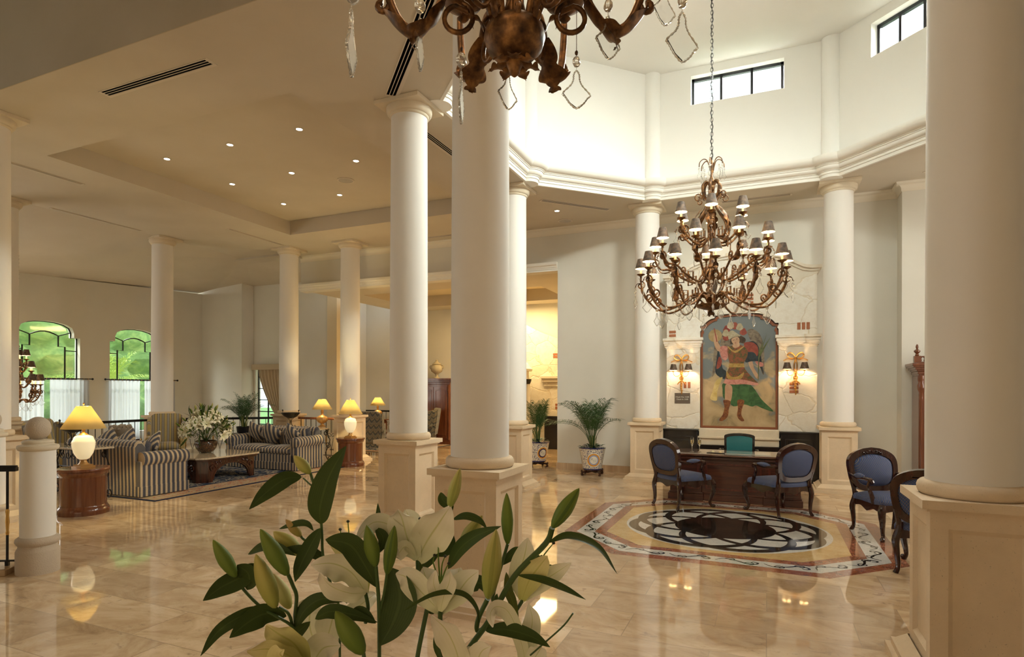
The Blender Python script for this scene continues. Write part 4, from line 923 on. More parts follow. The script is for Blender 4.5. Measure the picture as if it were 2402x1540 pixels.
# ------------------------------------------------------------ carved armchairs
def make_armchair():
    r = thing('armchair', '', 'chair')
    def ol(w, z0, z1, n=10):
        P = []; c = (z0 + z1) / 2; h = (z1 - z0) / 2
        for k in range(44):
            a = 2 * pi * k / 44; ca, sa = cos(a), sin(a); e = 2 / 3.4
            x = w * abs(ca) ** e * (1 if ca > 0 else -1); z = c + h * abs(sa) ** e * (1 if sa > 0 else -1)
            x *= 1 + .07 * (z - c) / h; z += .02 * cos(x / w * pi) if z > c else 0; P.append((x, z))
        return P
    BT = Matrix.Translation((0, -.27, .46)) @ Matrix.Rotation(radians(10), 4, 'X') @ Matrix.Translation((0, 0, -.46)) @ XZ()
    o = ol(.305, .47, .985); i = [(x * .80, .735 + (z - .735) * .80 - .005 * 0) for x, z in ol(.305, .485, .955)]
    m = MB(); m.prism(o, -.028, .03, BT, holes=[i]); m.build('back_frame', MAHO, r, bevel=.011, bseg=3)
    m = MB(); ii = [(x * 1.04, .735 + (z - .735) * 1.04) for x, z in i]; i2 = [(x * .8, .735 + (z - .735) * .8) for x, z in i]
    n = len(ii); vs = [(x, -.012, z) for x, z in ii] + [(x, -.032, z) for x, z in i2] + [(0, -.036, .735)] + [(x, .012, z) for x, z in ii] + [(x, .045, z) for x, z in i2] + [(0, .055, .735)]
    fs = []
    for k in range(n):
        j = (k + 1) % n; fs += [(k, j, n + j, n + k), (n + k, n + j, 2 * n), (2 * n + 1 + j, 2 * n + 1 + k, 3 * n + 1 + k, 3 * n + 1 + j), (3 * n + 1 + j, 3 * n + 1 + k, 4 * n + 1), (j, k, 2 * n + 1 + k, 2 * n + 1 + j)]
    B2 = Matrix.Translation((0, -.27, .46)) @ Matrix.Rotation(radians(10), 4, 'X') @ Matrix.Translation((0, 0, -.46))
    m.add(vs, fs, B2); m.build('back_cushion', BLUF, r, smooth=70)
    m = MB()
    for s in (-1, 1):
        for k in range(3): m.tube([B2 @ Vector((s * (.02 + .035 * k), .03, .955 - .012 * k)), B2 @ Vector((s * (.05 + .03 * k), .042, .965 - .012 * k)), B2 @ Vector((s * (.065 + .03 * k), .03, .945 - .012 * k))], .007, 6, sm=4)
    m.ball(B2 @ Vector((0, .034, .955)), .014, 8); m.build('crest_carving', MAHO, r)
    m = MB(); S_ = [(-.25, -.27), (.25, -.27), (.29, -.1), (.32, .24), (.24, .285), (0, .30), (-.24, .285), (-.32, .24), (-.29, -.1)]
    P = [(p.x, p.y) for p in catmull([(x, y, 0) for x, y in S_], 4, True)]
    n = len(P); vs = []
    for sc, z in ((1.0, .40), (1.01, .43), (.97, .462), (.75, .487), (.4, .497)): vs += [(x * sc, y * sc, z) for x, y in P]
    fs = [(q * n + k, q * n + (k + 1) % n, (q + 1) * n + (k + 1) % n, (q + 1) * n + k) for q in range(4) for k in range(n)] + [tuple(4 * n + k for k in range(n))]
    m.add(vs, fs); m.build('seat', BLUF, r, smooth=60)
    def apron(p, q):
        p, q = Vector(p), Vector(q); d = q - p; L = d.length; d /= L; X = Matrix(((d.x, 0, d.y, p.x), (d.y, 0, -d.x, p.y), (0, 1, 0, 0), (0, 0, 0, 1)))
        top = [(0, .405), (L, .405)]; bot = [(L * (1 - k / 16), .335 - .028 * (1 - abs(2 * (k / 16) - 1)) ** 1.5 * 1.0 - .012 * cos(k / 16 * 4 * pi)) for k in range(17)]
        m = MB(); m.prism((top + bot)[::-1], -.012, .016, X); return m.build('apron', MAHO, r, bevel=.004)
    apron((-.30, .285), (.30, .285)); apron((.25, -.27), (-.25, -.27)); apron((.315, .26), (.255, -.25)); apron((-.255, -.25), (-.315, .26))
    m = MB()
    for s in (-1, 1): m.tube([(s * .02, .292, .325), (s * .06, .30, .315), (s * .10, .295, .335), (s * .13, .29, .325)], [.010, .014, .008], 6, sm=4)
    m.ball((0, .292, .325), .018, 8); m.build('apron_carving', MAHO, r)
    for s in (-1, 1):
        m = MB(); m.tube([(s * .30, .275, .40), (s * .325, .30, .33), (s * .318, .30, .22), (s * .292, .27, .10), (s * .29, .275, .05), (s * .31, .295, .018), (s * .312, .298, .0)], [.034, .042, .032, .022, .019, .025, .023], 10, sm=4); m.ball((s * .322, .308, .024), .026, 10); m.build('leg', MAHO, r)
        m = MB(); m.tube([(s * .245, -.27, .48), (s * .25, -.275, .40), (s * .275, -.285, .30), (s * .265, -.28, .17), (s * .255, -.29, .06), (s * .27, -.315, .0)], [.028, .034, .034, .026, .020, .024], 10, sm=4); m.build('leg', MAHO, r)
        m = MB(); m.tube([(s * .245, -.27, .40), (s * .255, -.285, .50), (s * .272, -.31, .60)], [.028, .024, .02], 8, sm=4); m.build('stile', MAHO, r)
        m = MB(); m.tube([(s * .285, -.325, .70), (s * .30, -.24, .675), (s * .325, -.10, .665), (s * .335, .04, .675), (s * .325, .11, .668), (s * .318, .135, .64), (s * .315, .115, .625)], [.020, .018, .019, .021, .024, .022, .012], 8, sm=4)
        m.tube([(s * .325, .10, .66), (s * .325, .075, .58), (s * .318, .12, .50), (s * .31, .15, .40)], [.020, .017, .024, .026], 8, sm=4); a = m.build('arm', MAHO, r)
        m = MB(); m.tube([(s * .31, -.19, .685), (s * .328, -.08, .692), (s * .334, .03, .692)], [.012, .032, .030, .012], 10, sm=6); m.build('arm_pad', BLUF, a, smooth=60)
    return r
A0 = make_armchair(); A0.location = (-1.15, 9.22, 0); A0.rotation_euler = (0, 0, radians(-41)); gl = 'blue upholstered carved armchairs'
A0['label'] = 'carved blue armchair at the left end of the reception desk, seen from behind'; A0['group'] = gl
dup(A0, (.16, 9.22, 0), radians(39), 'carved blue armchair at the right end of the reception desk, seen from behind', gl)
dup(A0, (1.33, 8.33, 0), radians(-152.6), 'carved blue armchair facing the camera, right of the marble medallion', gl)
dup(A0, (1.46, 6.83, 0), radians(-20), 'near blue armchair seen from behind, half hidden by the big right column', gl)

# ------------------------------------------------------------ lamps and their tables
def make_drum(h=.62, rr=.31):
    r = thing('drum_table', '', 'table'); m = MB(); m.lathe([(rr * 1.0, 0), (rr, .05), (rr * .985, .065), (rr * .95, .09), (rr * .90, .105), (rr * .885, .12)], 56); m.build('base_moulding', CHER, r, smooth=40)
    m = MB(); m.lathe([(rr * .87, .11), (rr * .87, h - .11)], 56)
    for k in range(6):
        a = k * pi / 3; m.box((rr * .872, 0, h / 2), (.004, .006, h - .24), Matrix.Rotation(a, 4, 'Z'))
    m.build('drum_body', CHER, r, smooth=40)
    m = MB(); m.lathe([(rr * .87, h - .115), (rr * .89, h - .10), (rr * .93, h - .09), (rr * .96, h - .06), (rr * .965, h - .045), (rr * .955, h - .04)], 56); m.build('frieze_moulding', CHER, r, smooth=40)
    m = MB(); m.lathe([(rr * .98, h - .04), (rr * 1.02, h - .032), (rr * 1.025, h - .012), (rr * 1.0, h), (0, h)], 56); m.build('table_top', CHER, r, smooth=40); return r
D0 = make_drum(); D0.location = (-8.56, 5.20, 0); D0['label'] = 'round cherry wood drum table under the left white lamp, behind the newel post'; D0['group'] = 'round cherry drum tables'
dup(D0, (-8.50, 10.9, 0), .4, 'round cherry wood drum table under the white lamp in front of the limestone plinth', 'round cherry drum tables')
def cone_shade(m, r0, z0, r1, z1, n=36, c=(0, 0, 0), th=.0015):
    a = len(m.f); m.lathe([(r0, z0), (r1, z1)], n, c); m.f = m.f[:a + n]; m.m = m.m[:a + n]; return m
def lamp_common(r, zs, r0, r1, zt, power, shade_mat=None):
    m = MB(); cone_shade(m, r0, zs, r1, zt, 44); m.build('lamp_shade', SHADE, r, smooth=60, solid=.002)
    m = MB(); m.ball((0, 0, zs + (zt - zs) * .52), .03, 10, 1.3); m.build('bulb', BULB, r)
    light('POINT', 'table_lamp_bulb', tuple(Vector(r.location) + Vector((0, 0, zs + (zt - zs) * .66))), power, (1.0, .80, .38), rad=.03)
def white_lamp(loc, label, s=1.0):
    r = thing('table_lamp', label, 'lamp', loc)
    m = MB(); m.box((0, 0, .012), (.20, .20, .024)); m.box((0, 0, .034), (.165, .165, .02)); m.lathe([(.07, .044), (.055, .06), (.042, .085), (.038, .10), (.05, .115)], 28); m.build('brass_foot', GOLDC, r, smooth=40)
    m = MB(); m.lathe([(.045, .11), (.075, .13), (.115, .20), (.135, .28), (.14, .345), (.132, .37), (.122, .385), (.112, .42), (.098, .43), (.06, .445), (.035, .452)], 40); m.build('alabaster_urn', SOFTW, r, smooth=50)
    m = MB(); m.lathe([(.06, .448), (.045, .463), (.022, .478), (.016, .50), (.026, .52), (.016, .54), (.010, .56), (.008, .72)], 24); m.build('brass_neck', GOLD, r, smooth=50)
    lamp_common(r, .535, .265, .085, .84, 46)
    m = MB(); m.tube([(0, 0, .72), (0, 0, .86)], .004, 6); m.ball((0, 0, .872), .012, 10, 1.5); m.build('finial', GOLD, r)
white_lamp((-8.56, 5.20, .62), 'large white urn table lamp with glowing cream shade at the left, behind the newel post'); white_lamp((-8.50, 10.9, .62), 'white urn table lamp on the smaller-looking round table, centre left')
def gold_lamp(loc, label):
    r = thing('table_lamp', label, 'lamp', loc, 0, 'gilt ribbed urn lamps')
    m = MB(); m.lathe([(.095, 0), (.095, .015), (.07, .03), (.04, .055), (.035, .075), (.05, .09)], 24); m.build('gilt_foot', GOLDC, r, smooth=50)
    m = MB(); m.lathe([(.05, .085), (.10, .115), (.128, .16), (.132, .20), (.12, .235), (.085, .26), (.05, .272), (.032, .29), (.028, .33), (.036, .36), (.03, .40), (.02, .43)], 48, lobe=.03, lobes=16); m.build('gilt_urn', GOLDC, r, smooth=60)
    lamp_common(r, .42, .235, .085, .66, 36)
gold_lamp((-9.74, 11.42, .80), 'gilt ribbed table lamp on the marble console behind the striped sofa'); gold_lamp((-10.9, 15.3, .789), 'farthest gilt lamp, behind the damask wing chair')

def make_console(L=1.40, Dp=.46, h=.80):
    r = thing('console_table', '', 'table'); o = [(-L / 2, Dp / 2), (-L / 2, -Dp * .1)] + [(-L / 2 + .13 * sin(a), -Dp / 2 + .13 * .9 * (1 - 1 * sin(a)) * 1.2) for a in (.5, 1.0, 1.57)] + [(L / 2 - .13 * sin(a), -Dp / 2 + .117 * (1 - sin(a)) * 1.2) for a in (1.57, 1.0, .5)] + [(L / 2, -Dp * .1), (L / 2, Dp / 2)]
    m = MB(); m.prism(o, h - .03, h); m.build('marble_top', CONS, r, bevel=.006)
    for s in (-1, 1):
        for y in (-.17, .17):
            m = MB(); x = s * (L / 2 - .10)
            P = [(x + s * u, y, v) for u, v in [(-.20, h - .10)] + spiral((-.10, h - .11), .055, .018, 1.2, pi, 14, -1)]
            m.tube([(x - s * .02 + s * u, y, v) for u, v in spiral((-.05, h - .12), .018, .075, 1.25, 0, 18, 1)] + [(x + s * .06, y, h - .28), (x - s * .0, y, h - .45), (x - s * .07, y, h - .58), (x - s * .06, y, .14), (x + s * .0, y, .05)] + [(x + s * (.03 + u), y, v) for u, v in spiral((.02, .085), .075, .02, 1.1, -pi / 2, 16, 1)], .010, 6)
            m.tube([(x + s * u, y, v) for u, v in spiral((-.0, .38), .075, .02, 1.1, pi * .8, 14, -1)], .008, 6)
            m.tube([(x, y, h - .03), (x, y, h - .09)], .009, 6); m.build('scroll_leg', IRON, r)
    m = MB(); 
    for y in (-.17, .17): m.tube([(-L / 2 + .06, y, .44), (L / 2 - .06, y, .44)], .007, 6); m.tube([(-L / 2 + .06, y, h - .04), (L / 2 - .06, y, h - .04)], .009, 4)
    for x in (-L * .2, 0, L * .2):
        for s in (-1, 1): m.tube([(x + s * u, -.17, v) for u, v in spiral((.07, h - .12), .065, .015, 1.2, pi, 14, 1)], .007, 5)
    m.build('stretcher', IRON, r); return r
K0 = make_console(); K0.location = (-10.02, 5.90, 0); K0['label'] = 'wrought iron console table with marble top behind the left sofa, near the left lamp'; K0['group'] = 'scrolled iron console tables'
dup(K0, (-9.98, 11.03, 0), pi, 'wrought iron console table with marble top behind the far sofa, carrying a gilt lamp', 'scrolled iron console tables')
def make_tazza():
    r = thing('footed_bowl', '', 'bowl'); m = MB(); m.lathe([(.02, .20), (.08, .215), (.16, .26), (.215, .325), (.225, .335), (.215, .34), (.15, .285), (.06, .235), (0, .23)], 36, lobe=.0, lobes=18); m.build('bowl', BLKM, r, smooth=60)
    m = MB()
    for k in range(4): 
        X = Matrix.Rotation(k * pi / 2 + .4, 4, 'Z'); m.tube([(.10, 0, .012), (.07, 0, .012), (.035, 0, .05), (.02, 0, .12), (.03, 0, .17), (.07, 0, .21)], .006, 6, sm=4, M=X); m.tube([(.10 + u, 0, v) for u, v in spiral((0, .03), .02, .006, 1.1, -pi / 2, 10, 1)], .005, 5, M=X)
    m.build('iron_foot', IRON, r)
    for s in (-1, 1):
        m = MB(); m.tube([(s * .08, 0, .215), (s * .18, 0, .25), (s * .25, 0, .33), (s * .235, 0, .39)] + [(s * (.235 + u), 0, .39 + v) for u, v in spiral((.018, .0), .018, .006, 1.2, pi, 10, -1)], .006, 6, sm=2); m.build('handle', IRON, r)
    return r
Z0 = make_tazza(); Z0.location = (-10.42, 11.1, .80); Z0['label'] = 'black footed bowl with scroll handles on the far console'; Z0['group'] = 'black footed bowls'
dup(Z0, (-10.02, 5.92, .80), .2, 'black footed bowl on the left console, hidden behind the glowing lamp shade', 'black footed bowls')

# ------------------------------------------------------------ sofas
def rbox(m, c, d, bulge=.02, n=6):
    """soft cushion: rounded box grid"""
    vs = []; N = n; 
    def f(u): return u
    for i in range(N + 1):
        for j in range(N + 1):
            pass
    return m.box(c, d)
def cushion(name, c, d, mt, parent, rot=None, puff=.02):
    """box cushion with crowned faces"""
    m = MB(); n = 8; vs = []; fs = []
    X = Matrix.Translation(c) @ (rot or Matrix.Identity(4))
    for s in (1, -1):
        b = len(vs)
        for i in range(n + 1):
            for j in range(n + 1):
                u, v = 2 * i / n - 1, 2 * j / n - 1; k = (1 - u ** 4) * (1 - v ** 4); e = (1 - .03 * v * v) 
                vs.append((u * d[0] / 2 * (1 - .02 * v * v), v * d[1] / 2 * (1 - .02 * u * u), s * (d[2] / 2 * (.55 + .45 * k ** .35) + puff * k)))
        for i in range(n):
            for j in range(n):
                q = (b + i * (n + 1) + j, b + (i + 1) * (n + 1) + j, b + (i + 1) * (n + 1) + j + 1, b + i * (n + 1) + j + 1); fs.append(q if s > 0 else q[::-1])
    N2 = (n + 1) ** 2; rim = [i * (n + 1) for i in range(n + 1)] + [n * (n + 1) + j for j in range(1, n + 1)] + [i * (n + 1) + n for i in range(n - 1, -1, -1)] + [j for j in range(n - 1, 0, -1)]
    for k in range(len(rim)): a, b2 = rim[k], rim[(k + 1) % len(rim)]; fs.append((a, b2, b2 + N2, a + N2)[::-1])
    m.add(vs, fs, X); o = m.build(name, mt, parent, smooth=75); return o
def make_sofa(L, mx, my):
    r = thing('sofa', '', 'sofa'); D = .86; h2 = L / 2
    m = MB(); n = 60
    def skirt(a, b):
        m2 = MB(); m2.b2(a, b); return m2
    m.b2((-h2 + .02, -D / 2 + .01, .15), (h2 - .02, D / 2 - .02, .33)); m.build('frame', mx, r, bevel=.01)
    m = MB(); m.b2((-h2 + .005, D / 2 - .025, .012), (h2 - .005, D / 2 - .005, .17)); m.build('skirt', mx, r, bevel=.003); m = MB(); m.b2((-h2 + .005, -D / 2, .012), (h2 - .005, -D / 2 + .02, .17)); m.build('skirt', mx, r, bevel=.003)
    m = MB(); m.b2((-h2 - .005, -D / 2, .012), (-h2 + .015, D / 2, .17)); m.build('side_skirt', my, r, bevel=.003); m = MB(); m.b2((h2 - .015, -D / 2, .012), (h2 + .005, D / 2, .17)); m.build('side_skirt', my, r, bevel=.003)
    for s in (-1, 1):
        X = Matrix(((0, 0, 1, 0), (1, 0, 0, 0), (0, 1, 0, 0), (0, 0, 0, 1)))  # (y,z,h)->(h,y,z)
        m = MB(); a = s * h2; b = s * (h2 - .16); m.b2((min(a, b), -D / 2 + .005, .16), (max(a, b), D / 2 - .03, .56)); 
        m.tube([(s * (h2 - .055), -D / 2 + .04, .595), (s * (h2 - .055), D / 2 - .02, .580)], .112, 22); ar = m.build('arm', my, r, bevel=.008)
        m = MB(); m.lathe([(.0, .012), (.09, .010), (.108, 0)], 20, (0, 0, 0), Matrix.Translation((s * (h2 - .055), D / 2 - .018, .580)) @ Matrix.Rotation(-pi / 2, 4, 'X')); m.b2((min(a, b) + .01, D / 2 - .04, .16), (max(a, b) - .01, D / 2 - .02, .56)); m.build('arm_front', mx, ar)
    m = MB(); m.prism([(-D / 2, .15), (-D / 2 + .22, .15), (-D / 2 + .16, .78), (-D / 2 + .11, .84), (-D / 2 + .03, .84), (-D / 2 - .02, .78)], -h2 + .10, h2 - .10, Matrix(((0, 0, 1, 0), (1, 0, 0, 0), (0, 1, 0, 0), (0, 0, 0, 1)))); m.tube([(-h2 + .122, -D / 2 + .07, .80), (h2 - .122, -D / 2 + .07, .80)], .075, 18); m.build('back', mx, r, bevel=.01)
    w = (L - .32) / 2
    for s in (-1, 1):
        cushion('seat_cushion', (s * w / 2, .12, .40), (w - .01, .62, .15), mx, r, puff=.025)
        cushion('back_cushion', (s * w / 2, -.20, .66), (w - .02, .40, .16), mx, r, Matrix.Rotation(radians(76), 4, 'X'), .035)
    return r
SF = make_sofa(1.95, STRX, STRY); SF.location = (-9.83, 6.65, .008); SF['label'] = 'navy and beige striped sofa at the left, seen from behind, beside the white lamp'; SF['group'] = 'navy striped sofas'
dup(SF, (-9.83, 10.0, .008), pi, 'navy and beige striped sofa facing the camera beyond the coffee table', 'navy striped sofas')
def pillow(loc, rz, tilt, spin, label):
    r = thing('throw_pillow', label, 'pillow', loc, rz, 'striped throw pillows')
    cushion('pillow', (0, 0, 0), (.40, .40, .05), STRX, r, Matrix.Rotation(tilt, 4, 'X') @ Matrix.Rotation(spin, 4, 'Z'), .055)
pillow((-10.38, 10.02, .75), pi, radians(62), radians(32), 'leftmost striped throw pillow on the far sofa'); pillow((-9.92, 9.98, .73), pi + .25, radians(64), radians(40), 'middle striped throw pillow on the far sofa'); pillow((-9.32, 9.98, .73), pi - .2, radians(64), radians(45), 'rightmost striped throw pillow on the far sofa, by its arm')
pillow((-9.30, 6.72, .76), -.3, radians(60), radians(42), 'striped throw pillow at the right end of the left sofa'); pillow((-9.85, 6.66, .79), 0, radians(64), radians(40), 'striped throw pillow in the middle of the left sofa, only its corner showing'); pillow((-10.35, 6.66, .78), .2, radians(62), radians(44), 'striped throw pillow at the far left end of the left sofa')
for loc, d, lab in (((-10.35, 8.42), (3.85, 4.55), 'large oriental rug with navy field and red border under the striped sofas'), ((-10.05, 14.9), (2.4, 2.8), 'second oriental rug in the next room under the damask wing chairs')):
    m = MB(); m.b2((-d[0] / 2, -d[1] / 2, 0), (d[0] / 2, d[1] / 2, .008)); o = m.build('oriental_rug', RUG, smooth=0); o.location = (loc[0], loc[1], .0005); tag(o, lab, 'rug')

# ------------------------------------------------------------ wing chairs
def make_wing(mx, my, name='wing_chair'):
    r = thing(name, '', 'chair')
    X = Matrix(((0, 0, 1, 0), (1, 0, 0, 0), (0, 1, 0, 0), (0, 0, 0, 1)))
    m = MB(); m.b2((-.33, -.32, .20), (.33, .33, .38)); m.build('frame', mx, r, bevel=.01)
    o = [(-.31, .34), (.31, .34), (.34, 1.02)] + [(.34 * cos(pi * k / 12) * (1 if k < 3 or k > 9 else 1), 1.02 + .12 * min(1, sin(pi * k / 12) * 1.35)) for k in range(1, 12)] + [(-.34, 1.02)]
    BT = Matrix.Translation((0, -.30, .38)) @ Matrix.Rotation(radians(8), 4, 'X') @ Matrix.Translation((0, 0, -.38)) @ XZ()
    m = MB(); m.prism(o, -.07, .06, BT); m.build('back', mx, r, bevel=.04, bseg=3)
    cushion('seat_cushion', (0, .06, .44), (.54, .58, .14), mx, r, puff=.02)
    for s in (-1, 1):
        m = MB(); m.prism([(-.36, .60), (.02, .60), (.06, .72), (.02, .90), (-.08, 1.02), (-.30, 1.08), (-.42, 1.0)], s * .30, s * .375, X) if s > 0 else m.prism([(-.36, .60), (.02, .60), (.06, .72), (.02, .90), (-.08, 1.02), (-.30, 1.08), (-.42, 1.0)], -.375, -.30, X)
        m.build('wing', my, r, bevel=.025, bseg=3)
        m = MB(); m.b2((min(s * .27, s * .36), -.32, .2), (max(s * .27, s * .36), .30, .58)); ar = m.build('arm', my, r, bevel=.01); m = MB(); m.tube([(s * .335, -.30, .60), (s * .335, .30, .59), (s * .335, .312, .59)], [.072, .072, .060], 16); m.build('arm_roll', my, ar, bevel=.005)
        for y, k in ((.28, 1), (-.30, -1)):
            m = MB(); m.tube([(s * .29, y, .22), (s * .30, y + k * .02, .14), (s * .285, y + k * .03, .03), (s * .29, y + k * .05, .0)], [.03, .026, .016, .02], 8, sm=3); m.build('leg', MAHO, r)
    return r
W0 = make_wing(YELX, YELY); W0.location = (-12.08, 9.1, .0087); W0.rotation_euler = (0, 0, radians(-128)); W0['label'] = 'gold and grey striped wing chair facing the camera beside the lily vase'; W0['group'] = 'gold striped wing chairs'
dup(W0, (-11.75, 6.75, .0087), radians(-62), 'gold striped wing chair at the far left, behind the stone egg finial', 'gold striped wing chairs')
W1 = make_wing(DAMA, DAMA); W1.location = (-9.55, 13.05, 0); W1.rotation_euler = (0, 0, radians(28)); W1['label'] = 'dark green damask wing chair seen from behind, left of the big limestone plinth'; W1['group'] = 'green damask wing chairs'
dup(W1, (-9.50, 15.72, .0087), radians(112), 'dark green damask wing chair beyond the columns, in front of the tall armoire', 'green damask wing chairs')
def small_table(loc, w, h, mt, label, round_=False):
    r = thing('side_table', label, 'table', loc); m = MB(); m.prism(circ(w, 32) if round_ else rrect(w, w, .03), h - .03, h); m.build('table_top', mt, r, bevel=.005); m = MB(); q = w * .75 if round_ else w * .42
    m.box((0, 0, h - .08), (q * 1.7, q * 1.7, .10)) if not round_ else m.lathe([(q, h - .10), (q, h - .03)], 32); m.build('apron', mt, r)
    for s in (-1, 1):
        for t in (-1, 1): mm = MB(); f = q * .9 if not round_ else q * .65; mm.tube([(s * f, t * f, h - .05), (s * f, t * f, 0)], [.022, .014], 8); mm.build('leg', mt, r)
small_table((-10.75, 14.6, .0087), .55, .50, CHER, 'low wooden table behind the damask wing chair, left of the big plinth'); small_table((-10.9, 15.3, .0087), .5, .78, CHER, 'tall side table carrying the farthest gilt lamp'); small_table((-9.2, 14.75, .0087), .5, .46, CONS, 'small stone-topped table before the far damask wing chair')
small_table((-12.2, 8.15, 0), .5, .66, MAHO, 'dark square side table carrying the pale coral planter')
r = thing('coral_planter', 'pale coral-like planter on the dark side table behind the left sofa', 'planter', (-12.2, 8.15, .66)); m = MB(); m.lathe([(.10, 0), (.10, .05), (.08, .06), (.16, .14), (.19, .24)], 22); m.build('dish_foot', CORAL, r); m = MB()
for k in range(90): a = random.uniform(0, 6.28); q = random.uniform(.05, .19); m.ball((q * cos(a), q * sin(a), .20 + random.uniform(0, .08)), random.uniform(.018, .034), 6)
m.build('coral_pieces', CORAL, r)

# ------------------------------------------------------------ coffee table
r = thing('coffee_table', 'carved wooden coffee table with marble top and arched sides between the sofas', 'table', (-9.98, 8.28, .0087)); a, b, c = .85, .74, .14
def oct2(x, y, c): return [(x - c, -y), (x, -y + c), (x, y - c), (x - c, y), (-x + c, y), (-x, y - c), (-x, -y + c), (-x + c, -y)]
m = MB(); m.prism(oct2(a, b, c), .425, .455); m.build('marble_top', CONS, r, bevel=.005)
m = MB(); m.prism(oct2(a - .02, b - .02, c), .40, .425); m.prism(oct2(a - .04, b - .04, c), .375, .40); m.build('top_moulding', WALN, r, bevel=.005)
def archside(p, q):
    p, q = Vector(p), Vector(q); d = q - p; L = d.length; d /= L; X = Matrix(((d.x, 0, d.y, p.x), (d.y, 0, -d.x, p.y), (0, 1, 0, 0), (0, 0, 0, 1)))
    f = .10; o = [(0, .0), (f, .0), (f + .01, .05)] + [(L / 2 - (L / 2 - f - .03) * cos(pi * k / 16), .05 + .26 * sin(pi * k / 16)) for k in range(0, 17)] + [(L - f - .01, .05), (L - f, 0), (L, 0), (L, .38), (0, .38)]
    m = MB(); m.prism(o, -.05, 0, X); s = m.build('arched_side', WALN, r, bevel=.004); m = MB()
    for g_ in (0, 1):
        for (cx, cz, rr, tt, a0) in ((.09, .25, .075, 1.2, 0), (.19, .335, .03, 1.0, 1), (.27, .35, .02, 1.0, 2)):
            cx = cx if not g_ else L - cx
            m.tube([X @ Vector((u, v, .004)) for u, v in spiral((cx, cz), rr, .01, tt, a0 if not g_ else pi - a0, 16, 1 if not g_ else -1)], .014, 6)
    m.tube([X @ Vector((L / 2 - (L / 2 - f - .0) * cos(pi * k / 16), .06 + .285 * sin(pi * k / 16), .002)) for k in range(17)], .008, 6)
    m.build('carving', WALN, s)
x, y = a - .07, b - .07; V = oct2(x, y, c)
for i in range(8):
    p, q = V[i], V[(i + 1) % 8]
    if i % 2 == 1: archside(p, q)
    else:
        mm = MB(); pv, qv = Vector(p), Vector(q); d = (qv - pv).normalized(); nn = Vector((d.y, -d.x)); mm.prism([p, q, tuple(qv - nn * .09), tuple(pv - nn * .09)], 0, .38); mm.build('leg', WALN, r, bevel=.004)
# lily arrangement on the coffee table is further down

# ------------------------------------------------------------ potted palms
def frond(L, droop, n=19, wl=.20, w=.011, up=1.1):
    m = MB(); P = []
    for k in range(17):
        t = k / 16; P.append(Vector((L * (.16 * t + .62 * t ** 2.0) * droop, 0, L * (up * t - .50 * droop * t ** 2.6))))
    m.tube(P, [.006, .005, .002], 5)
    for k in range(n):
        t = .34 + .65 * k / n; i = t * 16; a = int(i); p = P[a].lerp(P[min(16, a + 1)], i - a); d = (P[min(16, a + 1)] - P[a]).normalized()
        l = wl * (sin(pi * (.16 + .74 * (t - .34) / .66)) ** .6) * random.uniform(.85, 1.1); up_ = Vector((0, 1, 0)).cross(d); up_ = up_ if up_.z > 0 else -up_
        for s in (-1, 1):
            dirn = (Vector((0, s, 0)) * .95 + d * random.uniform(.6, .95) + up_ * .25).normalized(); e = p + dirn * l + Vector((0, 0, -.34 * l * random.uniform(.6, 1.3))); mid = p + dirn * l * .5 + Vector((0, 0, .01))
            sd = dirn.cross(up_).normalized() * (w / 2); m.add([p - sd * .3, p + sd * .3, mid + sd, mid - sd, e], [(0, 1, 2, 3), (3, 2, 4)])
    return m
FRM = []
for k in range(5):
    o = frond(1.0, (.35, .6, .85, 1.1, 1.35)[k], wl=.34).build('frond', PALM, None, smooth=0); FRM.append(o.data); bpy.data.objects.remove(o)
def add_fronds(r, z0, n, s, spread=1.0, bias=0, seed=1, wall=None):
    rn = random.Random(seed)
    for k in range(n):
        a = k * 2.399 + bias; fi = min(4, int(rn.random() ** 1.1 * 5 * spread)); fi = min(fi, 0) if wall is not None and cos(a - wall) > .1 else fi; o = bpy.data.objects.new('frond', FRM[fi]); COL.objects.link(o); o.parent = r; q = rn.uniform(.02, .06)
        o.location = (q * cos(a), q * sin(a), z0); o.rotation_euler = (rn.uniform(-.1, .1), rn.uniform(-.12, .12), a); z = s * rn.uniform(.72, 1.05); o.scale = (z, z, z)
def stems(r, z0, n, h, seed=3):
    rn = random.Random(seed); m = MB()
    for k in range(n): a = rn.uniform(0, 6.28); q = rn.uniform(.01, .07); m.tube([(q * cos(a), q * sin(a), z0), (q * 1.6 * cos(a), q * 1.6 * sin(a), z0 + h)], [.010, .006], 6)
    m.build('palm_stems', PALMS, r)
def heartleaf(m, p, d, s, nz):
    P = [Vector(p), Vector(p) + Vector(d) * s * .5 + Vector((0, 0, .01)), Vector(p) + Vector(d) * s]
    m.blade(P, s * .75, lambda x: max(.02, (sin(pi * min(1, x * 1.15 + .02)) ** .8) * (1 - x * .35)) if x < .86 else max(.02, (1 - x) * 3.2), n=nz, cup=.15, sm=4, across=2)
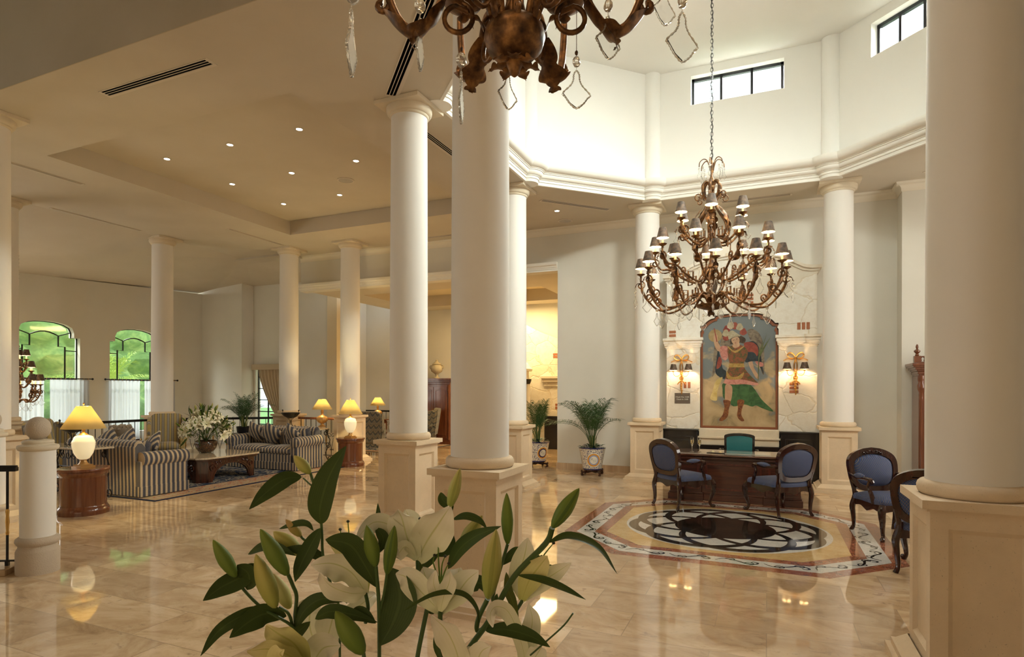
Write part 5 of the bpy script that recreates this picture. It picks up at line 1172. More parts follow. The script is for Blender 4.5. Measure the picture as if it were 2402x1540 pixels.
def talavera(loc, label, yaw, seed, medal=None):
    r = thing('potted_palm', label, 'plant', (loc[0], loc[1], .115), yaw, 'areca palms in blue and white pots')
    R0, R1, H = .185, .258, .43
    m = MB(); m.lathe([(.15, 0), (R0, .004), (R0 + .002, .02), (R1, H - .02), (R1 + .004, H), (R1 - .02, H), (R1 - .03, H - .06)], 56); m.build('pot', TALA, r, smooth=40); pot = kids(r)[-1]
    m = MB(); m.lathe([(R1 - .012, H - .012), (R1 + .012, H - .008), (R1 + .012, H + .006), (R1 - .02, H + .01)], 56); m.lathe([(R0 + .0, .002), (R0 + .008, .004), (R0 + .010, .022), (R0, .026)], 56); m.build('cobalt_rim', COBALT, pot, smooth=40)
    m = MB(); m.lathe([(.0, H - .05), (R1 - .02, H - .05)], 32); m.build('soil', SOIL, r)
    def cone(u, v, off):   # metres across / up -> on the pot wall, facing local -y
        z = H * .47 + v; rr = R0 + (R1 - R0) * z / H + off + .0045; a = -pi / 2 + u / rr; return (rr * cos(a), rr * sin(a), z)
    def disc(r1, r2, off, mt, name, lobes=0, amp=0):
        m = MB(); n = 60; vs = []; R_ = 7
        for k in range(n):
            q = 2 * pi * k / n; f = 1 + amp * cos(lobes * q)
            for j in range(R_): rr = (r1 * (1 - j / (R_ - 1)) + r2 * j / (R_ - 1)) * f; vs.append(cone(rr * cos(q), rr * sin(q), off))
        m.add(vs, [(R_ * k + j, R_ * ((k + 1) % n) + j, R_ * ((k + 1) % n) + j + 1, R_ * k + j + 1) for k in range(n) for j in range(R_ - 1)]); return m.build(name, mt, pot, smooth=60)
    disc(.142, .0, .0012, IVORY, 'medallion_ground'); disc(.128, .0, .002, ORNG, 'orange_ring'); disc(.100, 0, .0026, PALEB if medal != 'dark' else COBALT, 'blue_ring', 12, .035); disc(.076, 0, .0034, IVORY, 'medallion_centre')
    m = MB()
    def st(P, w=.004):
        m.tube([cone(u, v, .004) for u, v in P], w, 5, flat=.4)
    f = 1.25; ox, oz = -.036, .018
    st([(ox - .015 * f, oz + .024 * f), (ox - .015 * f, oz - .022 * f)]); st([(ox - .022 * f, oz - .022 * f), (ox - .008 * f, oz - .022 * f)], .002); st([(ox - .022 * f, oz + .024 * f), (ox - .013 * f, oz + .024 * f)], .002)
    st([(ox - .015 * f, oz + .024 * f), (ox + .004 * f, oz + .023 * f), (ox + .010 * f, oz + .013 * f), (ox + .003 * f, oz + .003 * f), (ox - .013 * f, oz + .002 * f)]); st([(ox - .002 * f, oz + .002 * f), (ox + .014 * f, oz - .018 * f), (ox + .022 * f, oz - .022 * f)])
    hx, hz = .022, -.016
    for dx in (-.014, .014): st([(hx + dx * f, hz + .022 * f), (hx + dx * f, hz - .022 * f)]); st([(hx + dx * f - .007, hz + .022 * f), (hx + dx * f + .007, hz + .022 * f)], .002); st([(hx + dx * f - .007, hz - .022 * f), (hx + dx * f + .007, hz - .022 * f)], .002)
    st([(hx - .014 * f, hz), (hx + .014 * f, hz)], .003); m.build('monogram_letters', INK, pot)
    stems(r, H - .06, 16, .30, seed); add_fronds(r, H + .02, 26, 1.10 if medal != 'dark' else .90, 1.0, seed=seed, wall=pi / 2 - yaw if medal != 'dark' else .1 - yaw)
    rn = random.Random(seed + 5)
    for k in range(34):
        a = rn.uniform(0, 6.28); q = rn.uniform(.05, .22); m = MB(); d = Vector((cos(a), sin(a), rn.uniform(-.1, .6))).normalized(); heartleaf(m, (q * cos(a), q * sin(a), H + rn.uniform(-.01, .05)), d, rn.uniform(.07, .11), (0, 0, 1)); m.build('ground_leaf', IVY, r, smooth=60)
    s = thing('plant_stand', 'low carved dark stand under ' + ('the palm pot against the wall' if medal != 'dark' else 'the palm pot in the doorway'), 'stand', (loc[0], loc[1], 0), yaw + .5, 'low carved plant stands')
    m = MB(); m.lathe([(.16, .085), (.17, .095), (.17, .112), (0, .112)], 28); m.build('ring_top', MAHO, s)
    for k in range(4):
        X = Matrix.Rotation(k * pi / 2, 4, 'Z') @ XZ(); m = MB(); m.prism([(.0, .06), (.12, .045), (.20, .06), (.235, .045), (.215, .02), (.215, .0), (.26, .0), (.275, .03), (.262, .06), (.27, .085), (.265, .115), (.25, .12), (.245, .095), (.15, .09), (0, .09)], -.014, .014, X); m.build('leg', MAHO, s, bevel=.003)
talavera((-3.20, 11.76), 'areca palm in a blue and white pot with orange ringed RH monogram, against the wall', radians(23), 4); talavera((-4.66, 12.55), 'areca palm in a blue and white monogrammed pot at the edge of the opening', radians(52), 9, 'dark')
r = thing('potted_palm', 'areca palm standing on a round tray behind the far sofa', 'plant', (-11.42, 10.62, .65), 0)
m = MB(); m.lathe([(.11, 0), (.15, .02), (.17, .16), (.155, .16), (.14, .13)], 28); m.build('pot', BLKM, r, smooth=50); m = MB(); m.lathe([(0, .13), (.145, .13)], 20); m.build('soil', SOIL, r); stems(r, .12, 14, .3, 6); add_fronds(r, .12, 24, .88, .8, seed=12)
small_table((-11.42, 10.62, 0), .30, .65, BLKM, 'round black tray table under the palm behind the far sofa', True)
BQ_STEMS =  [([(-220, 0, 1113), (-233, -6, 1205), (-245, -12, 1261), (-241, -18, 1309), (-246, -24, 1332), (-253, -30, 1355)], 7.1), ([(-228, -20, 1211), (-245, -27, 1256), (-299, -35, 1294), (-331, -42, 1331), (-341, -50, 1356)], 5.7), ([(-247, -20, 1253), (-254, -25, 1280), (-270, -30, 1294)], 5.7), ([(-182, 70, 1078), (-184, 66, 1261), (-202, 62, 1315), (-220, 58, 1369), (-252, 54, 1400), (-255, 50, 1406)], 5.0), ([(-178, 30, 1281), (-202, 24, 1367), (-204, 18, 1416), (-206, 12, 1468), (-215, 6, 1512), (-221, 0, 1539)], 5.4), ([(-213, 0, 1510), (-235, 0, 1530)], 3.2), ([(-82, -30, 1129), (-81, -37, 1208), (-81, -43, 1307), (-85, -50, 1376)], 7.1), ([(-80, -40, 1285), (-71, -45, 1325), (-65, -50, 1363)], 5.0), ([(-22, 50, 1326), (-23, 50, 1361)], 7.1), ([(-25, 10, 1108), (-16, 5, 1186), (5, 0, 1290)], 9.3), ([(30, -20, 1264), (31, -30, 1289)], 9.3), ([(-115, 0, 1253), (-109, -5, 1283), (-113, -10, 1315)], 7.1), ([(-91, -70, 1149), (-103, -70, 1226)], 7.1), ([(24, 100, 1388), (41, 85, 1426), (40, 70, 1460)], 5.0), ([(129, 10, 1252), (101, 0, 1238), (101, -10, 1264), (119, -20, 1306)], 9.3), ([(131, 30, 1281), (129, 23, 1298), (146, 17, 1362), (157, 10, 1402)], 6.4), ([(51, 0, 1113), (77, -14, 1198), (123, -28, 1270), (168, -42, 1355), (225, -56, 1420), (236, -70, 1452)], 10.7), ([(158, 10, 1249), (176, 0, 1281), (186, -10, 1302)], 7.1), ([(122, 10, 1238), (158, 0, 1256)], 5.7), ([(198, -50, 1214), (225, -57, 1241), (258, -63, 1274), (274, -70, 1299)], 3.2), ([(-165, 50, 1274), (-143, 50, 1289)], 4.3)]
BQ_BUDS =  [((-246, -50, 1359), (-297, -50, 1444), 38.2, 0), ((-332, -70, 1362), (-374, -70, 1429), 30.8, 0), ((-268, -50, 1299), (-305, -50, 1398), 41.6, 2), ((-221, 0, 1539), (-253, 0, 1573), 26.4, 1), ((-255, 50, 1406), (-286, 50, 1440), 22.3, 3), ((-83, -60, 1378), (-100, -60, 1454), 32.5, 0), ((-65, -50, 1361), (-51, -50, 1451), 28.7, 0), ((-98, -90, 1233), (-148, -90, 1309), 45.4, 0), ((39, 70, 1459), (61, 70, 1540), 28.8, 2), ((120, -30, 1309), (135, -30, 1440), 43.1, 1), ((157, 10, 1401), (155, 10, 1501), 27.4, 0), ((235, -80, 1454), (283, -80, 1525), 32.5, 0), ((56, 150, 1355), (104, 150, 1428), 38.3, 2), ((-261, 70, 1365), (-318, 70, 1411), 39.8, 1), ((-263, 10, 1276), (-295, 10, 1344), 34.2, 4)]
BQ_LEAVES =  [([(-205, 10, 1440), (-199, -10, 1479), (-176, -30, 1539), (-140, -50, 1596)], 53.5, 0.2, 0), ([(-238, 0, 1532), (-262, -23, 1531), (-288, -47, 1510), (-309, -70, 1484)], 32.1, 0.3, 0), ([(-205, 10, 1432), (-219, -3, 1403), (-234, -17, 1368), (-240, -30, 1341)], 30.3, 0.2, 0), ([(-299, 50, 1421), (-263, 43, 1433), (-239, 37, 1434), (-224, 30, 1422)], 14.3, 0.4, 0), ([(-361, 50, 1370), (-326, 43, 1388), (-294, 37, 1386), (-259, 30, 1373)], 21.4, 0.4, 0), ([(-288, 50, 1382), (-248, 40, 1381), (-215, 30, 1373), (-197, 20, 1360)], 22.1, 0.4, 0), ([(-313, -30, 1372), (-329, -53, 1358), (-356, -77, 1346), (-377, -100, 1330)], 39.3, 0.3, 0), ([(-335, -60, 1381), (-319, -53, 1365), (-318, -47, 1346), (-325, -40, 1329)], 33.9, 0.1, 0), ([(-291, -30, 1290), (-318, -57, 1292), (-356, -83, 1272), (-376, -110, 1238)], 25.0, 0.3, 0), ([(-263, -10, 1269), (-292, -37, 1284), (-315, -63, 1277), (-335, -90, 1261)], 42.8, 0.2, 0), ([(-166, -90, 1435), (-127, -73, 1421), (-104, -57, 1380), (-85, -40, 1334)], 42.8, 0.2, 0), ([(-60, -20, 1364), (-44, -30, 1316), (-54, -40, 1272), (-77, -50, 1231)], 67.8, 0, 0), ([(-95, 0, 1435), (-78, -15, 1417), (-86, -30, 1393)], 21.4, 0.3, 0), ([(-193, -60, 1283), (-170, -50, 1293), (-135, -40, 1285), (-86, -30, 1266)], 26.8, 0.3, 0), ([(-244, -20, 1248), (-227, -13, 1282), (-197, -7, 1301), (-154, 0, 1295)], 30.3, 0.3, 0), ([(20, 90, 1488), (25, 83, 1473), (39, 77, 1463), (46, 70, 1454)], 21.4, 0.2, 0), ([(44, 100, 1430), (71, 90, 1439), (98, 80, 1433), (116, 70, 1418)], 17.8, 0.5, 0), ([(3, 110, 1354), (27, 107, 1371), (31, 103, 1395), (30, 100, 1419)], 39.3, 0, 0), ([(-25, 90, 1321), (-12, 77, 1356), (5, 63, 1382), (17, 50, 1393)], 21.4, 0.2, 0), ([(39, 50, 1342), (63, 30, 1387), (97, 10, 1418), (144, -10, 1441)], 29.3, 0.3, 0), ([(187, 10, 1393), (173, 17, 1387), (158, 23, 1371), (146, 30, 1355)], 20.7, 0.3, 0), ([(229, -60, 1423), (266, -80, 1440), (313, -100, 1425), (343, -120, 1385)], 20.0, 0.9, 0), ([(174, -50, 1361), (217, -70, 1359), (255, -90, 1350), (291, -110, 1337)], 16.4, 0.7, 0), ([(114, -10, 1244), (154, -37, 1256), (198, -63, 1254), (231, -90, 1246)], 28.6, 0.6, 0), ([(-27, -100, 1313), (24, -80, 1335), (73, -60, 1330), (99, -40, 1296), (102, -20, 1253)], 12.1, 0.8, 0), ([(62, 50, 1293), (85, 43, 1314), (107, 37, 1316), (115, 30, 1300)], 32.1, 0.2, 0), ([(154, -20, 1357), (158, -17, 1322), (168, -13, 1293), (179, -10, 1239)], 17.8, 0.2, 1), ([(-23, 130, 1315), (1, 130, 1349), (13, 130, 1381)], 21.4, 0.1, 0), ([(-138, 150, 1404), (-122, 150, 1424), (-122, 150, 1454)], 12.8, 0.1, 0), ([(12, 30, 1259), (8, 30, 1270), (27, 30, 1267)], 17.8, 0.1, 0), ([(19, 0, 1238), (24, -15, 1209), (43, -30, 1181)], 12.1, 0.2, 0), ([(-330, 10, 1364), (-331, 0, 1353), (-320, -10, 1338)], 28.6, 0.2, 0), ([(137, 50, 1293), (129, 40, 1267), (115, 30, 1245)], 14.3, 0.2, 0), ([(-137, -20, 1283), (-115, -25, 1280), (-89, -30, 1264)], 25.0, 0.2, 0), ([(211, -10, 1387), (218, -10, 1377), (222, -10, 1387)], 14.3, 0.2, 0), ([(234, -30, 1375), (236, -30, 1369), (239, -30, 1365)], 10.7, 0.2, 0), ([(-205, -50, 1275), (-232, -50, 1248), (-232, -50, 1207)], 21.4, 0.2, 0)]
BQ_PETALS =  [(1, [(-20, 30, 1365), (-36, 10, 1411), (-44, -10, 1455), (-49, -30, 1476)], 53.5, 0.2, 0), (1, [(-20, 30, 1365), (2, 3, 1409), (28, -23, 1450), (50, -50, 1485)], 67.8, -0.2, 0), (1, [(-23, 50, 1359), (-33, 63, 1397), (-42, 77, 1432), (-52, 90, 1452)], 46.4, 0, 0), (1, [(-23, 50, 1359), (-14, 63, 1397), (-8, 77, 1425), (-14, 90, 1441)], 42.8, 0, 0), (1, [(-28, 30, 1384), (-61, 10, 1432), (-97, -10, 1448), (-126, -30, 1421)], 42.8, 0.5, 0), (1, [(-31, 50, 1371), (-54, 57, 1384), (-82, 63, 1397), (-106, 70, 1384)], 39.3, 0.2, 0), (1, [(-23, 20, 1376), (-38, -3, 1400), (-48, -27, 1392), (-48, -50, 1395)], 25.0, 0.2, 0), (2, [(30, -20, 1282), (-3, -23, 1318), (-31, -27, 1348), (-52, -30, 1357)], 42.8, -0.2, 0), (2, [(30, -20, 1282), (62, -30, 1320), (83, -40, 1349), (103, -50, 1368)], 42.8, 0.2, 0), (2, [(29, -10, 1278), (11, 10, 1306), (-3, 30, 1329), (-12, 50, 1344)], 50.0, 0, 0), (2, [(29, -10, 1278), (43, 10, 1306), (56, 30, 1329), (62, 50, 1344)], 50.0, 0, 0), (2, [(31, -30, 1286), (27, -47, 1322), (22, -63, 1351), (28, -80, 1378)], 23.6, 0, 0), (2, [(32, -40, 1290), (41, -60, 1327), (52, -80, 1357), (55, -100, 1383)], 27.1, 0, 0), (3, [(-112, -10, 1314), (-134, -30, 1358), (-164, -50, 1381), (-198, -70, 1384)], 53.5, 0.3, 0), (3, [(-107, -30, 1321), (-132, -53, 1328), (-160, -77, 1349), (-173, -100, 1379)], 39.3, 0.4, 0), (3, [(-116, 10, 1307), (-126, 23, 1342), (-158, 37, 1371), (-199, 50, 1401)], 39.3, 0.2, 1), (3, [(-120, 30, 1300), (-139, 50, 1349), (-151, 70, 1373), (-160, 90, 1391)], 32.1, 0, 0), (4, [(-214, 50, 1170), (-240, 63, 1213), (-244, 77, 1246), (-229, 90, 1260)], 60.7, 0, 0), (4, [(-214, 50, 1170), (-199, 50, 1215), (-191, 50, 1252), (-199, 50, 1274)], 53.5, 0.2, 0), (4, [(-176, 50, 1252), (-151, 70, 1256), (-129, 90, 1268), (-118, 110, 1272)], 32.1, 0.2, 0), (5, [(-192, -90, 1205), (-214, -103, 1254), (-238, -117, 1279), (-255, -130, 1299)], 50.0, 0.2, 1), (5, [(-189, -100, 1210), (-222, -117, 1243), (-248, -133, 1260), (-279, -150, 1264)], 42.8, 0.3, 1), (5, [(-198, -70, 1196), (-187, -63, 1220), (-175, -57, 1231), (-150, -50, 1231)], 53.5, 0.2, 0), (5, [(-186, -110, 1215), (-211, -130, 1234), (-223, -150, 1258), (-210, -170, 1276)], 42.8, 0.2, 1), (6, [(185, -10, 1302), (179, -3, 1343), (190, 3, 1384), (196, 10, 1414)], 39.3, 0, 0), (6, [(184, -20, 1305), (196, -37, 1346), (215, -53, 1379), (228, -70, 1401)], 39.3, 0.1, 1), (6, [(185, -10, 1302), (210, -23, 1332), (244, -37, 1360), (272, -50, 1383)], 32.1, 0.3, 0), (6, [(185, 0, 1298), (202, 17, 1337), (210, 33, 1357), (215, 50, 1371)], 32.1, 0, 0), (7, [(190, -10, 1154), (186, -26, 1214), (161, -42, 1286), (137, -58, 1306), (125, -74, 1298), (130, -90, 1281)], 30.3, 0.4, 0), (7, [(190, -10, 1154), (193, -10, 1207), (204, -10, 1260), (197, -10, 1295)], 33.9, 0.2, 0), (7, [(189, -30, 1163), (206, -37, 1201), (216, -43, 1221), (219, -50, 1231)], 32.1, 0.2, 0), (8, [(73, -70, 1173), (68, -97, 1235), (51, -123, 1288), (28, -150, 1324)], 46.4, 0.3, 0), (8, [(111, -90, 1176), (104, -103, 1221), (111, -117, 1250), (128, -130, 1265)], 39.3, 0.2, 0), (8, [(111, -90, 1176), (90, -77, 1209), (90, -63, 1220), (96, -50, 1221)], 32.1, 0.2, 0)]
BQ_FIL =  [[(-23, 50, 1371), (-19, 50, 1408), (-18, 50, 1442)], [(28, 0, 1328), (24, 0, 1385), (26, 0, 1420)], [(31, -10, 1334), (32, -10, 1366), (38, -10, 1384)], [(28, 0, 1331), (15, 0, 1367), (17, 0, 1383)], [(-142, 0, 1349), (-156, 0, 1392), (-164, 0, 1432)], [(-143, 20, 1336), (-150, 20, 1394), (-154, 20, 1443)], [(203, -20, 1341), (221, -20, 1383), (243, -20, 1412)], [(30, -20, 1334), (40, -20, 1362), (46, -20, 1373)], [(-139, -10, 1352), (-150, -10, 1370), (-164, -10, 1384)], [(-136, -10, 1350), (-136, -10, 1380), (-139, -10, 1402)]]
# ------------------------------------------------------------ foreground lilies (local millimetres: x right, y away, z up)
r = thing('lily_arrangement', 'large foreground bouquet of white lilies, green buds and leaves', 'flowers', tuple(Vector((0, 0, 0)) + Matrix.Rotation(YAW, 3, 'Z') @ Vector((-.14, 1.15, 0))), YAW); BQ = r
mm_ = lambda P: [Vector((x / 1000, y / 1000, z / 1000)) for x, y, z in P]
for P, w in BQ_STEMS:
    m = MB(); m.tube(catmull(mm_(P), 5), w / 2000, 8); m.build('stem', STEM, r)
def bud(m, a, b, w):
    a, b = Vector(a), Vector(b); d = b - a; L = d.length; q = d.to_track_quat('Z', 'Y').to_matrix().to_4x4(); X = Matrix.Translation(a) @ q
    prof = [(0, 0), (.30, .025), (.60, .11), (.86, .26), (.98, .40), (1.0, .48), (.90, .62), (.70, .76), (.45, .88), (.22, .96), (.03, 1.0)]; vs = []; uv = []; n = 30
    for rr, z in prof:
        for k in range(n + 1):
            t = 2 * pi * k / n; f = 1 - .10 * abs(cos(t * 1.5)) ** 8 - .0 ; vs.append((rr * w / 2 * f * cos(t), rr * w / 2 * f * sin(t), z * L)); uv.append((k / n, z))
    N = n + 1; m.add(vs, [(i * N + k, i * N + k + 1, (i + 1) * N + k + 1, (i + 1) * N + k) for i in range(len(prof) - 1) for k in range(n)], X, uv)
for a, b, w, t in BQ_BUDS:
    m = MB(); a, b = mm_([a, b]); bud(m, a, b, w * .86 / 1000); m.build('bud', (BUDG, BUDY, BUDY, BUDO, PETALY)[t], r, smooth=70)
PROF_LEAF = lambda x: max(.03, (sin(pi * x ** .85)) ** .8); PROF_PET = lambda x: max(.05, sin(pi * (.08 + .92 * x) ** 1.12) ** .8)
for P, w, ro, k in BQ_LEAVES:
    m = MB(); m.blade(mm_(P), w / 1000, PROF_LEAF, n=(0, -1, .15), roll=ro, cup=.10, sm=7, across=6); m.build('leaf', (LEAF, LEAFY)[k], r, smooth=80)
fl = {}
for k, P, w, ro, c in BQ_PETALS:
    if k not in fl: 
        o = bpy.data.objects.new('lily_flower', None); COL.objects.link(o); o.parent = r; fl[k] = o
    m = MB(); m.blade(mm_(P), w * 1.12 / 1000, PROF_PET, n=(0, -1, .1), roll=ro, cup=.13, sm=8, across=8, wave=.06, ph=k + w); m.build('petal', (PETAL, PETALY)[c], fl[k], smooth=80)
for P in BQ_FIL:
    m = MB(); P = mm_(P); m.tube(catmull(P, 5), [.0018, .0010], 6); s = m.build('stamen', BUDG, r); m = MB(); m.ball(P[-1], .0032, 8, .9); m.build('anther', ANTH, s)
m = MB(); m.lathe([(.075, .78), (.11, .82), (.125, .90), (.10, .99), (.085, 1.02), (.095, 1.04), (.085, 1.04), (.075, 1.02)], 32); m.build('vase', COPP, r, smooth=60)
rn = random.Random(3); m = MB()
for k in range(14): 
    a = k * 2.4; m.tube(catmull([(.03 * cos(a), .03 * sin(a), .80), (.05 * cos(a), .05 * sin(a), 1.02), (.16 * cos(a), .10 * sin(a), 1.13 + .03 * sin(k))], 4), .0035, 6)
m.build('stem', STEM, r)
t = thing('pedestal_table', 'round wooden pedestal table carrying the foreground lilies', 'table', tuple(r.location)); m = MB(); m.lathe([(.20, 0), (.20, .03), (.06, .07), (.045, .2), (.07, .45), (.05, .65), (.12, .73), (.34, .745), (.345, .775), (0, .778)], 36); m.build('pedestal', CHER, t, smooth=40)

# ------------------------------------------------------------ lily arrangement on the coffee table
r = thing('lily_arrangement', 'round mosaic vase of white lilies on the carved coffee table', 'flowers', (-9.98, 8.36, .464)); rn = random.Random(11)
m = MB(); m.lathe([(.085, 0), (.14, .03), (.185, .09), (.205, .16), (.20, .21), (.185, .235), (.175, .235), (.19, .20), (.19, .15)], 36); m.build('vase', COPP, r, smooth=60)
def flower_mesh(open_=1.0):
    m = MB()
    for k in range(6):
        a = k * pi / 3; c, s = cos(a), sin(a); R = (.085 if k % 2 else .08); 
        P = [(0, 0, 0), (.022 * c, .022 * s, .04), (.055 * c * open_, .055 * s * open_, .065), (R * 1.05 * c * open_, R * 1.05 * s * open_, .052)]
        m.blade(P, .034 if k % 2 else .044, PROF_PET, n=(-c, -s, .8), cup=-.08, sm=3, across=4, wave=.02, ph=k)
    for k in range(5): a = k * 1.256; m.tube([(0, 0, .01), (.012 * cos(a), .012 * sin(a), .06), (.02 * cos(a), .02 * sin(a), .075)], .0012, 4)
    return m
o = flower_mesh().build('lily_flower', PETAL, None, smooth=80); FL = o.data; bpy.data.objects.remove(o)
m = MB(); bud(m, (0, 0, 0), (0, 0, .09), .026); o = m.build('bud', BUDG, None, smooth=70); BD = o.data; bpy.data.objects.remove(o)
BD2 = BD.copy(); BD2.materials.clear(); BD2.materials.append(BUDY)
m = MB(); m.blade([(0, 0, 0), (.01, 0, .06), (.03, 0, .12), (.07, 0, .17)], .030, PROF_LEAF, n=(-1, 0, .3), cup=.1, sm=3, across=2); o = m.build('leaf', LEAF, None, smooth=80); LF = o.data; bpy.data.objects.remove(o)
def put(data, name, p, d, s, par, roll=0):
    o = bpy.data.objects.new(name, data); COL.objects.link(o); o.parent = par; o.location = p
    o.rotation_euler = (Vector(d).to_track_quat('Z', 'Y').to_matrix() @ Matrix.Rotation(roll, 3, 'Z')).to_euler(); o.scale = (s, s, s)
m = MB()
for k in range(26):
    a = k * 2.4; e = rn.uniform(.15, 1.35); d = Vector((cos(a) * cos(e), sin(a) * cos(e), sin(e) * 1.0)); R = rn.uniform(.34, .44); p = Vector((0, 0, .30)) + Vector((d.x * R * .95, d.y * R * .95, d.z * R * 1.05)); m.tube(catmull([(0, 0, .12), Vector((d.x * .06, d.y * .06, .28)), p], 4), .004, 5)
m.build('stems', STEM, r)
k = 0
for i in range(44):
    a = i * 2.399; e = (.05 + 1.25 * ((i * .7548) % 1)); d = Vector((cos(a) * cos(e), sin(a) * cos(e), sin(e) - .12)); R = .44 * rn.uniform(.88, 1.04); c = Vector((0, 0, .38)); p = c + Vector((d.x * R, d.y * R, d.z * R * 1.05)); put(FL, 'lily_flower', p - d * .05, d + Vector((0, 0, -.15)), rn.uniform(1.25, 1.6), r, rn.uniform(0, 6))
for i in range(58):
    a = i * 2.399 + 1; e = (.1 + 1.35 * ((i * .7548 + .3) % 1)); d = Vector((cos(a) * cos(e), sin(a) * cos(e), sin(e))); R = .44 * rn.uniform(.85, 1.12); c = Vector((0, 0, .38)); p = c + Vector((d.x * R, d.y * R, d.z * R * 1.1)); put(BD if i % 3 else BD2, 'bud', p, d + Vector((0, 0, .6)), rn.uniform(.8, 1.15), r)
for i in range(98):
    a = i * 2.399 + .5; e = (-.25 + 1.7 * ((i * .7548 + .1) % 1)); d = Vector((cos(a) * cos(e), sin(a) * cos(e), sin(e))); R = .36 * rn.uniform(.55, 1.2); c = Vector((0, 0, .38)); p = c + Vector((d.x * R, d.y * R, d.z * R)); dd = d + Vector((0, 0, .5 if i % 3 else -1.2)); put(LF, 'leaf', p, dd, rn.uniform(.9, 1.4), r, rn.uniform(0, 6))

# ------------------------------------------------------------ armoires, urn, next room
def armoire(loc, rz, w, d, h, label, gallery):
    r = thing('armoire', label, 'armoire', loc, rz); W2 = w / 2
    m = MB(); m.b2((-W2, -d, .12), (W2, 0, h - .20)); m.build('carcass', CHER, r, bevel=.006)
    m = MB(); m.b2((-W2 - .03, -d - .03, 0), (W2 + .03, 0, .10)); m.b2((-W2 - .015, -d - .015, .10), (W2 + .015, 0, .13)); m.build('base_plinth', CHER, r, bevel=.006)
    m = MB()
    for z, o in ((.20, .0), (.175, .015), (.13, .03), (.105, .055), (.07, .085), (.045, .10)): m.b2((-W2 - o, -d - o, h - z), (W2 + o, 0, h - z + .045))
    m.build('cornice', CHER, r, bevel=.006)
    for s in (-1, 1):
        x0, x1 = (-W2 + .09, -.01) if s < 0 else (.01, W2 - .09); m = MB(); m.b2((x0, -d - .015, .18), (x1, -d, h - .26)); m.prism([(x0 + .05, .28), (x1 - .05, .28), (x1 - .05, h - .36), ((x0 + x1) / 2, h - .31), (x0 + .05, h - .36)], -.012, .0, XZ(-d - .015), holes=[[(x0 + .08, .31), (x1 - .08, .31), (x1 - .08, h - .39), ((x0 + x1) / 2, h - .345), (x0 + .08, h - .39)]]); dd = m.build('door', CHER, r, bevel=.004)
        m = MB(); m.tube([(s * .03, -d - .03, 1.0), (s * .03, -d - .03, 1.1)], .007, 6); m.build('handle', BRAS, dd)
        m = MB(); x = s * (W2 - .03); m.lathe([(.03, .14), (.035, .2), (.022, .24), (.022, h - .60), (.03, h - .55), (.024, h - .5), (.05, h - .42), (.055, h - .36), (.04, h - .31), (.05, h - .27), (.05, h - .2)], 16, (x, -d - .01, 0)); m.build('turned_pilaster', CHER, r, smooth=50)
    if gallery:
        m = MB()
        for s in (-1, 1): m.box((s * (W2 + .02), -d + .02, h + .05), (.09, .09, .13)); m.lathe([(.02, .11), (.03, .13), (.018, .15), (.045, .18), (.045, .20), (.012, .225), (.02, .25), (.02, .27), (.01, .30)], 14, (s * (W2 + .02), -d + .02, h))
        for z in (.01, .10): m.b2((-W2, -d, h + z - .01), (W2, -d + .04, h + z + .012))
        n = int(w / .055)
        for k in range(n): m.lathe([(.012, .02), (.02, .05), (.010, .065), (.02, .09)], 8, (-W2 + (k + .5) * w / n, -d + .02, h))
        m.build('gallery', CHER, r, smooth=40)
    return r
armoire((2.88, 11.95, 0), 0, 1.35, .50, 2.14, 'tall carved wooden armoire with finial at the right, behind the near blue chairs', True)
armoire((-9.55, 16.95, 0), 0, 1.15, .58, 2.05, 'plain tall armoire in the next room carrying a stone urn', False)
r = thing('stone_urn', 'pale lidded stone urn on top of the far armoire', 'urn', (-9.58, 16.6, 2.052)); m = MB(); m.lathe([(.10, 0), (.10, .03), (.05, .05), (.04, .11), (.07, .15), (.17, .22), (.20, .32), (.17, .40), (.12, .43)], 28, lobe=.02, lobes=10); m.build('urn_body', URNM, r, smooth=50)
m = MB(); m.lathe([(.13, .43), (.15, .45), (.09, .50), (.05, .53), (.035, .55), (.04, .57), (.01, .60)], 24); m.build('lid', URNM, r, smooth=50)
for s in (-1, 1): m = MB(); m.tube([(s * .19, 0, .30), (s * .25, 0, .34), (s * .24, 0, .40), (s * .16, 0, .41)], .015, 8, sm=4); m.build('handle', URNM, r)
# stone chimney piece and white cabinet in the next room
r = thing('stone_mantel', 'golden-lit stone mantel wall with curved top seen through the opening', 'stonework', (-5.0, 16.4, 0)); m = MB(); o = [(-1.6, 0), (1.3, 0), (1.3, 3.05)] + [(-1.6 + 2.9 * t, 3.04 + .62 * (1 - min(1, t / .62)) ** 1.6 + .0) for t in (1, .8, .66, .5, .36, .22, .1, 0)][1:]
m.prism(o, 0, .5, XZ()); m.build('stone_face', STONE, r, smooth=0); m = MB(); m.b2((-.98, -.14, 2.02), (1.4, .0, 2.10)); m.b2((-.94, -.10, 1.92), (1.4, 0, 2.02)); m.b2((-.90, -.05, 1.80), (1.4, 0, 1.92)); m.build('mantel_shelf', STONE, r, bevel=.01)
m = MB(); 
for k in range(2): m.b2((-.62, -.01, 2.62 + k * .075), (-.48, .02, 2.675 + k * .075)); m.b2((-.55, -.01, 1.15 + k * .09), (-.38, .02, 1.215 + k * .09))
m.build('brick_inset', BRICK, r); m = MB(); m.b2((-.85, -.10, 0), (1.3, .0, .95)); m.build('dark_base', EBON, r, bevel=.01)
r = thing('white_domed_cabinet', 'white column-sided cabinet with domed top beyond the doorway palm', 'cabinet', (-6.55, 15.6, 0)); m = MB(); m.lathe([(.55, 2.22), (.56, 2.28), (.50, 2.34), (.47, 2.40), (.40, 2.46), (.22, 2.54), (.08, 2.60), (.0, 2.62)], 36); m.build('dome', TRIMM, r, smooth=40)
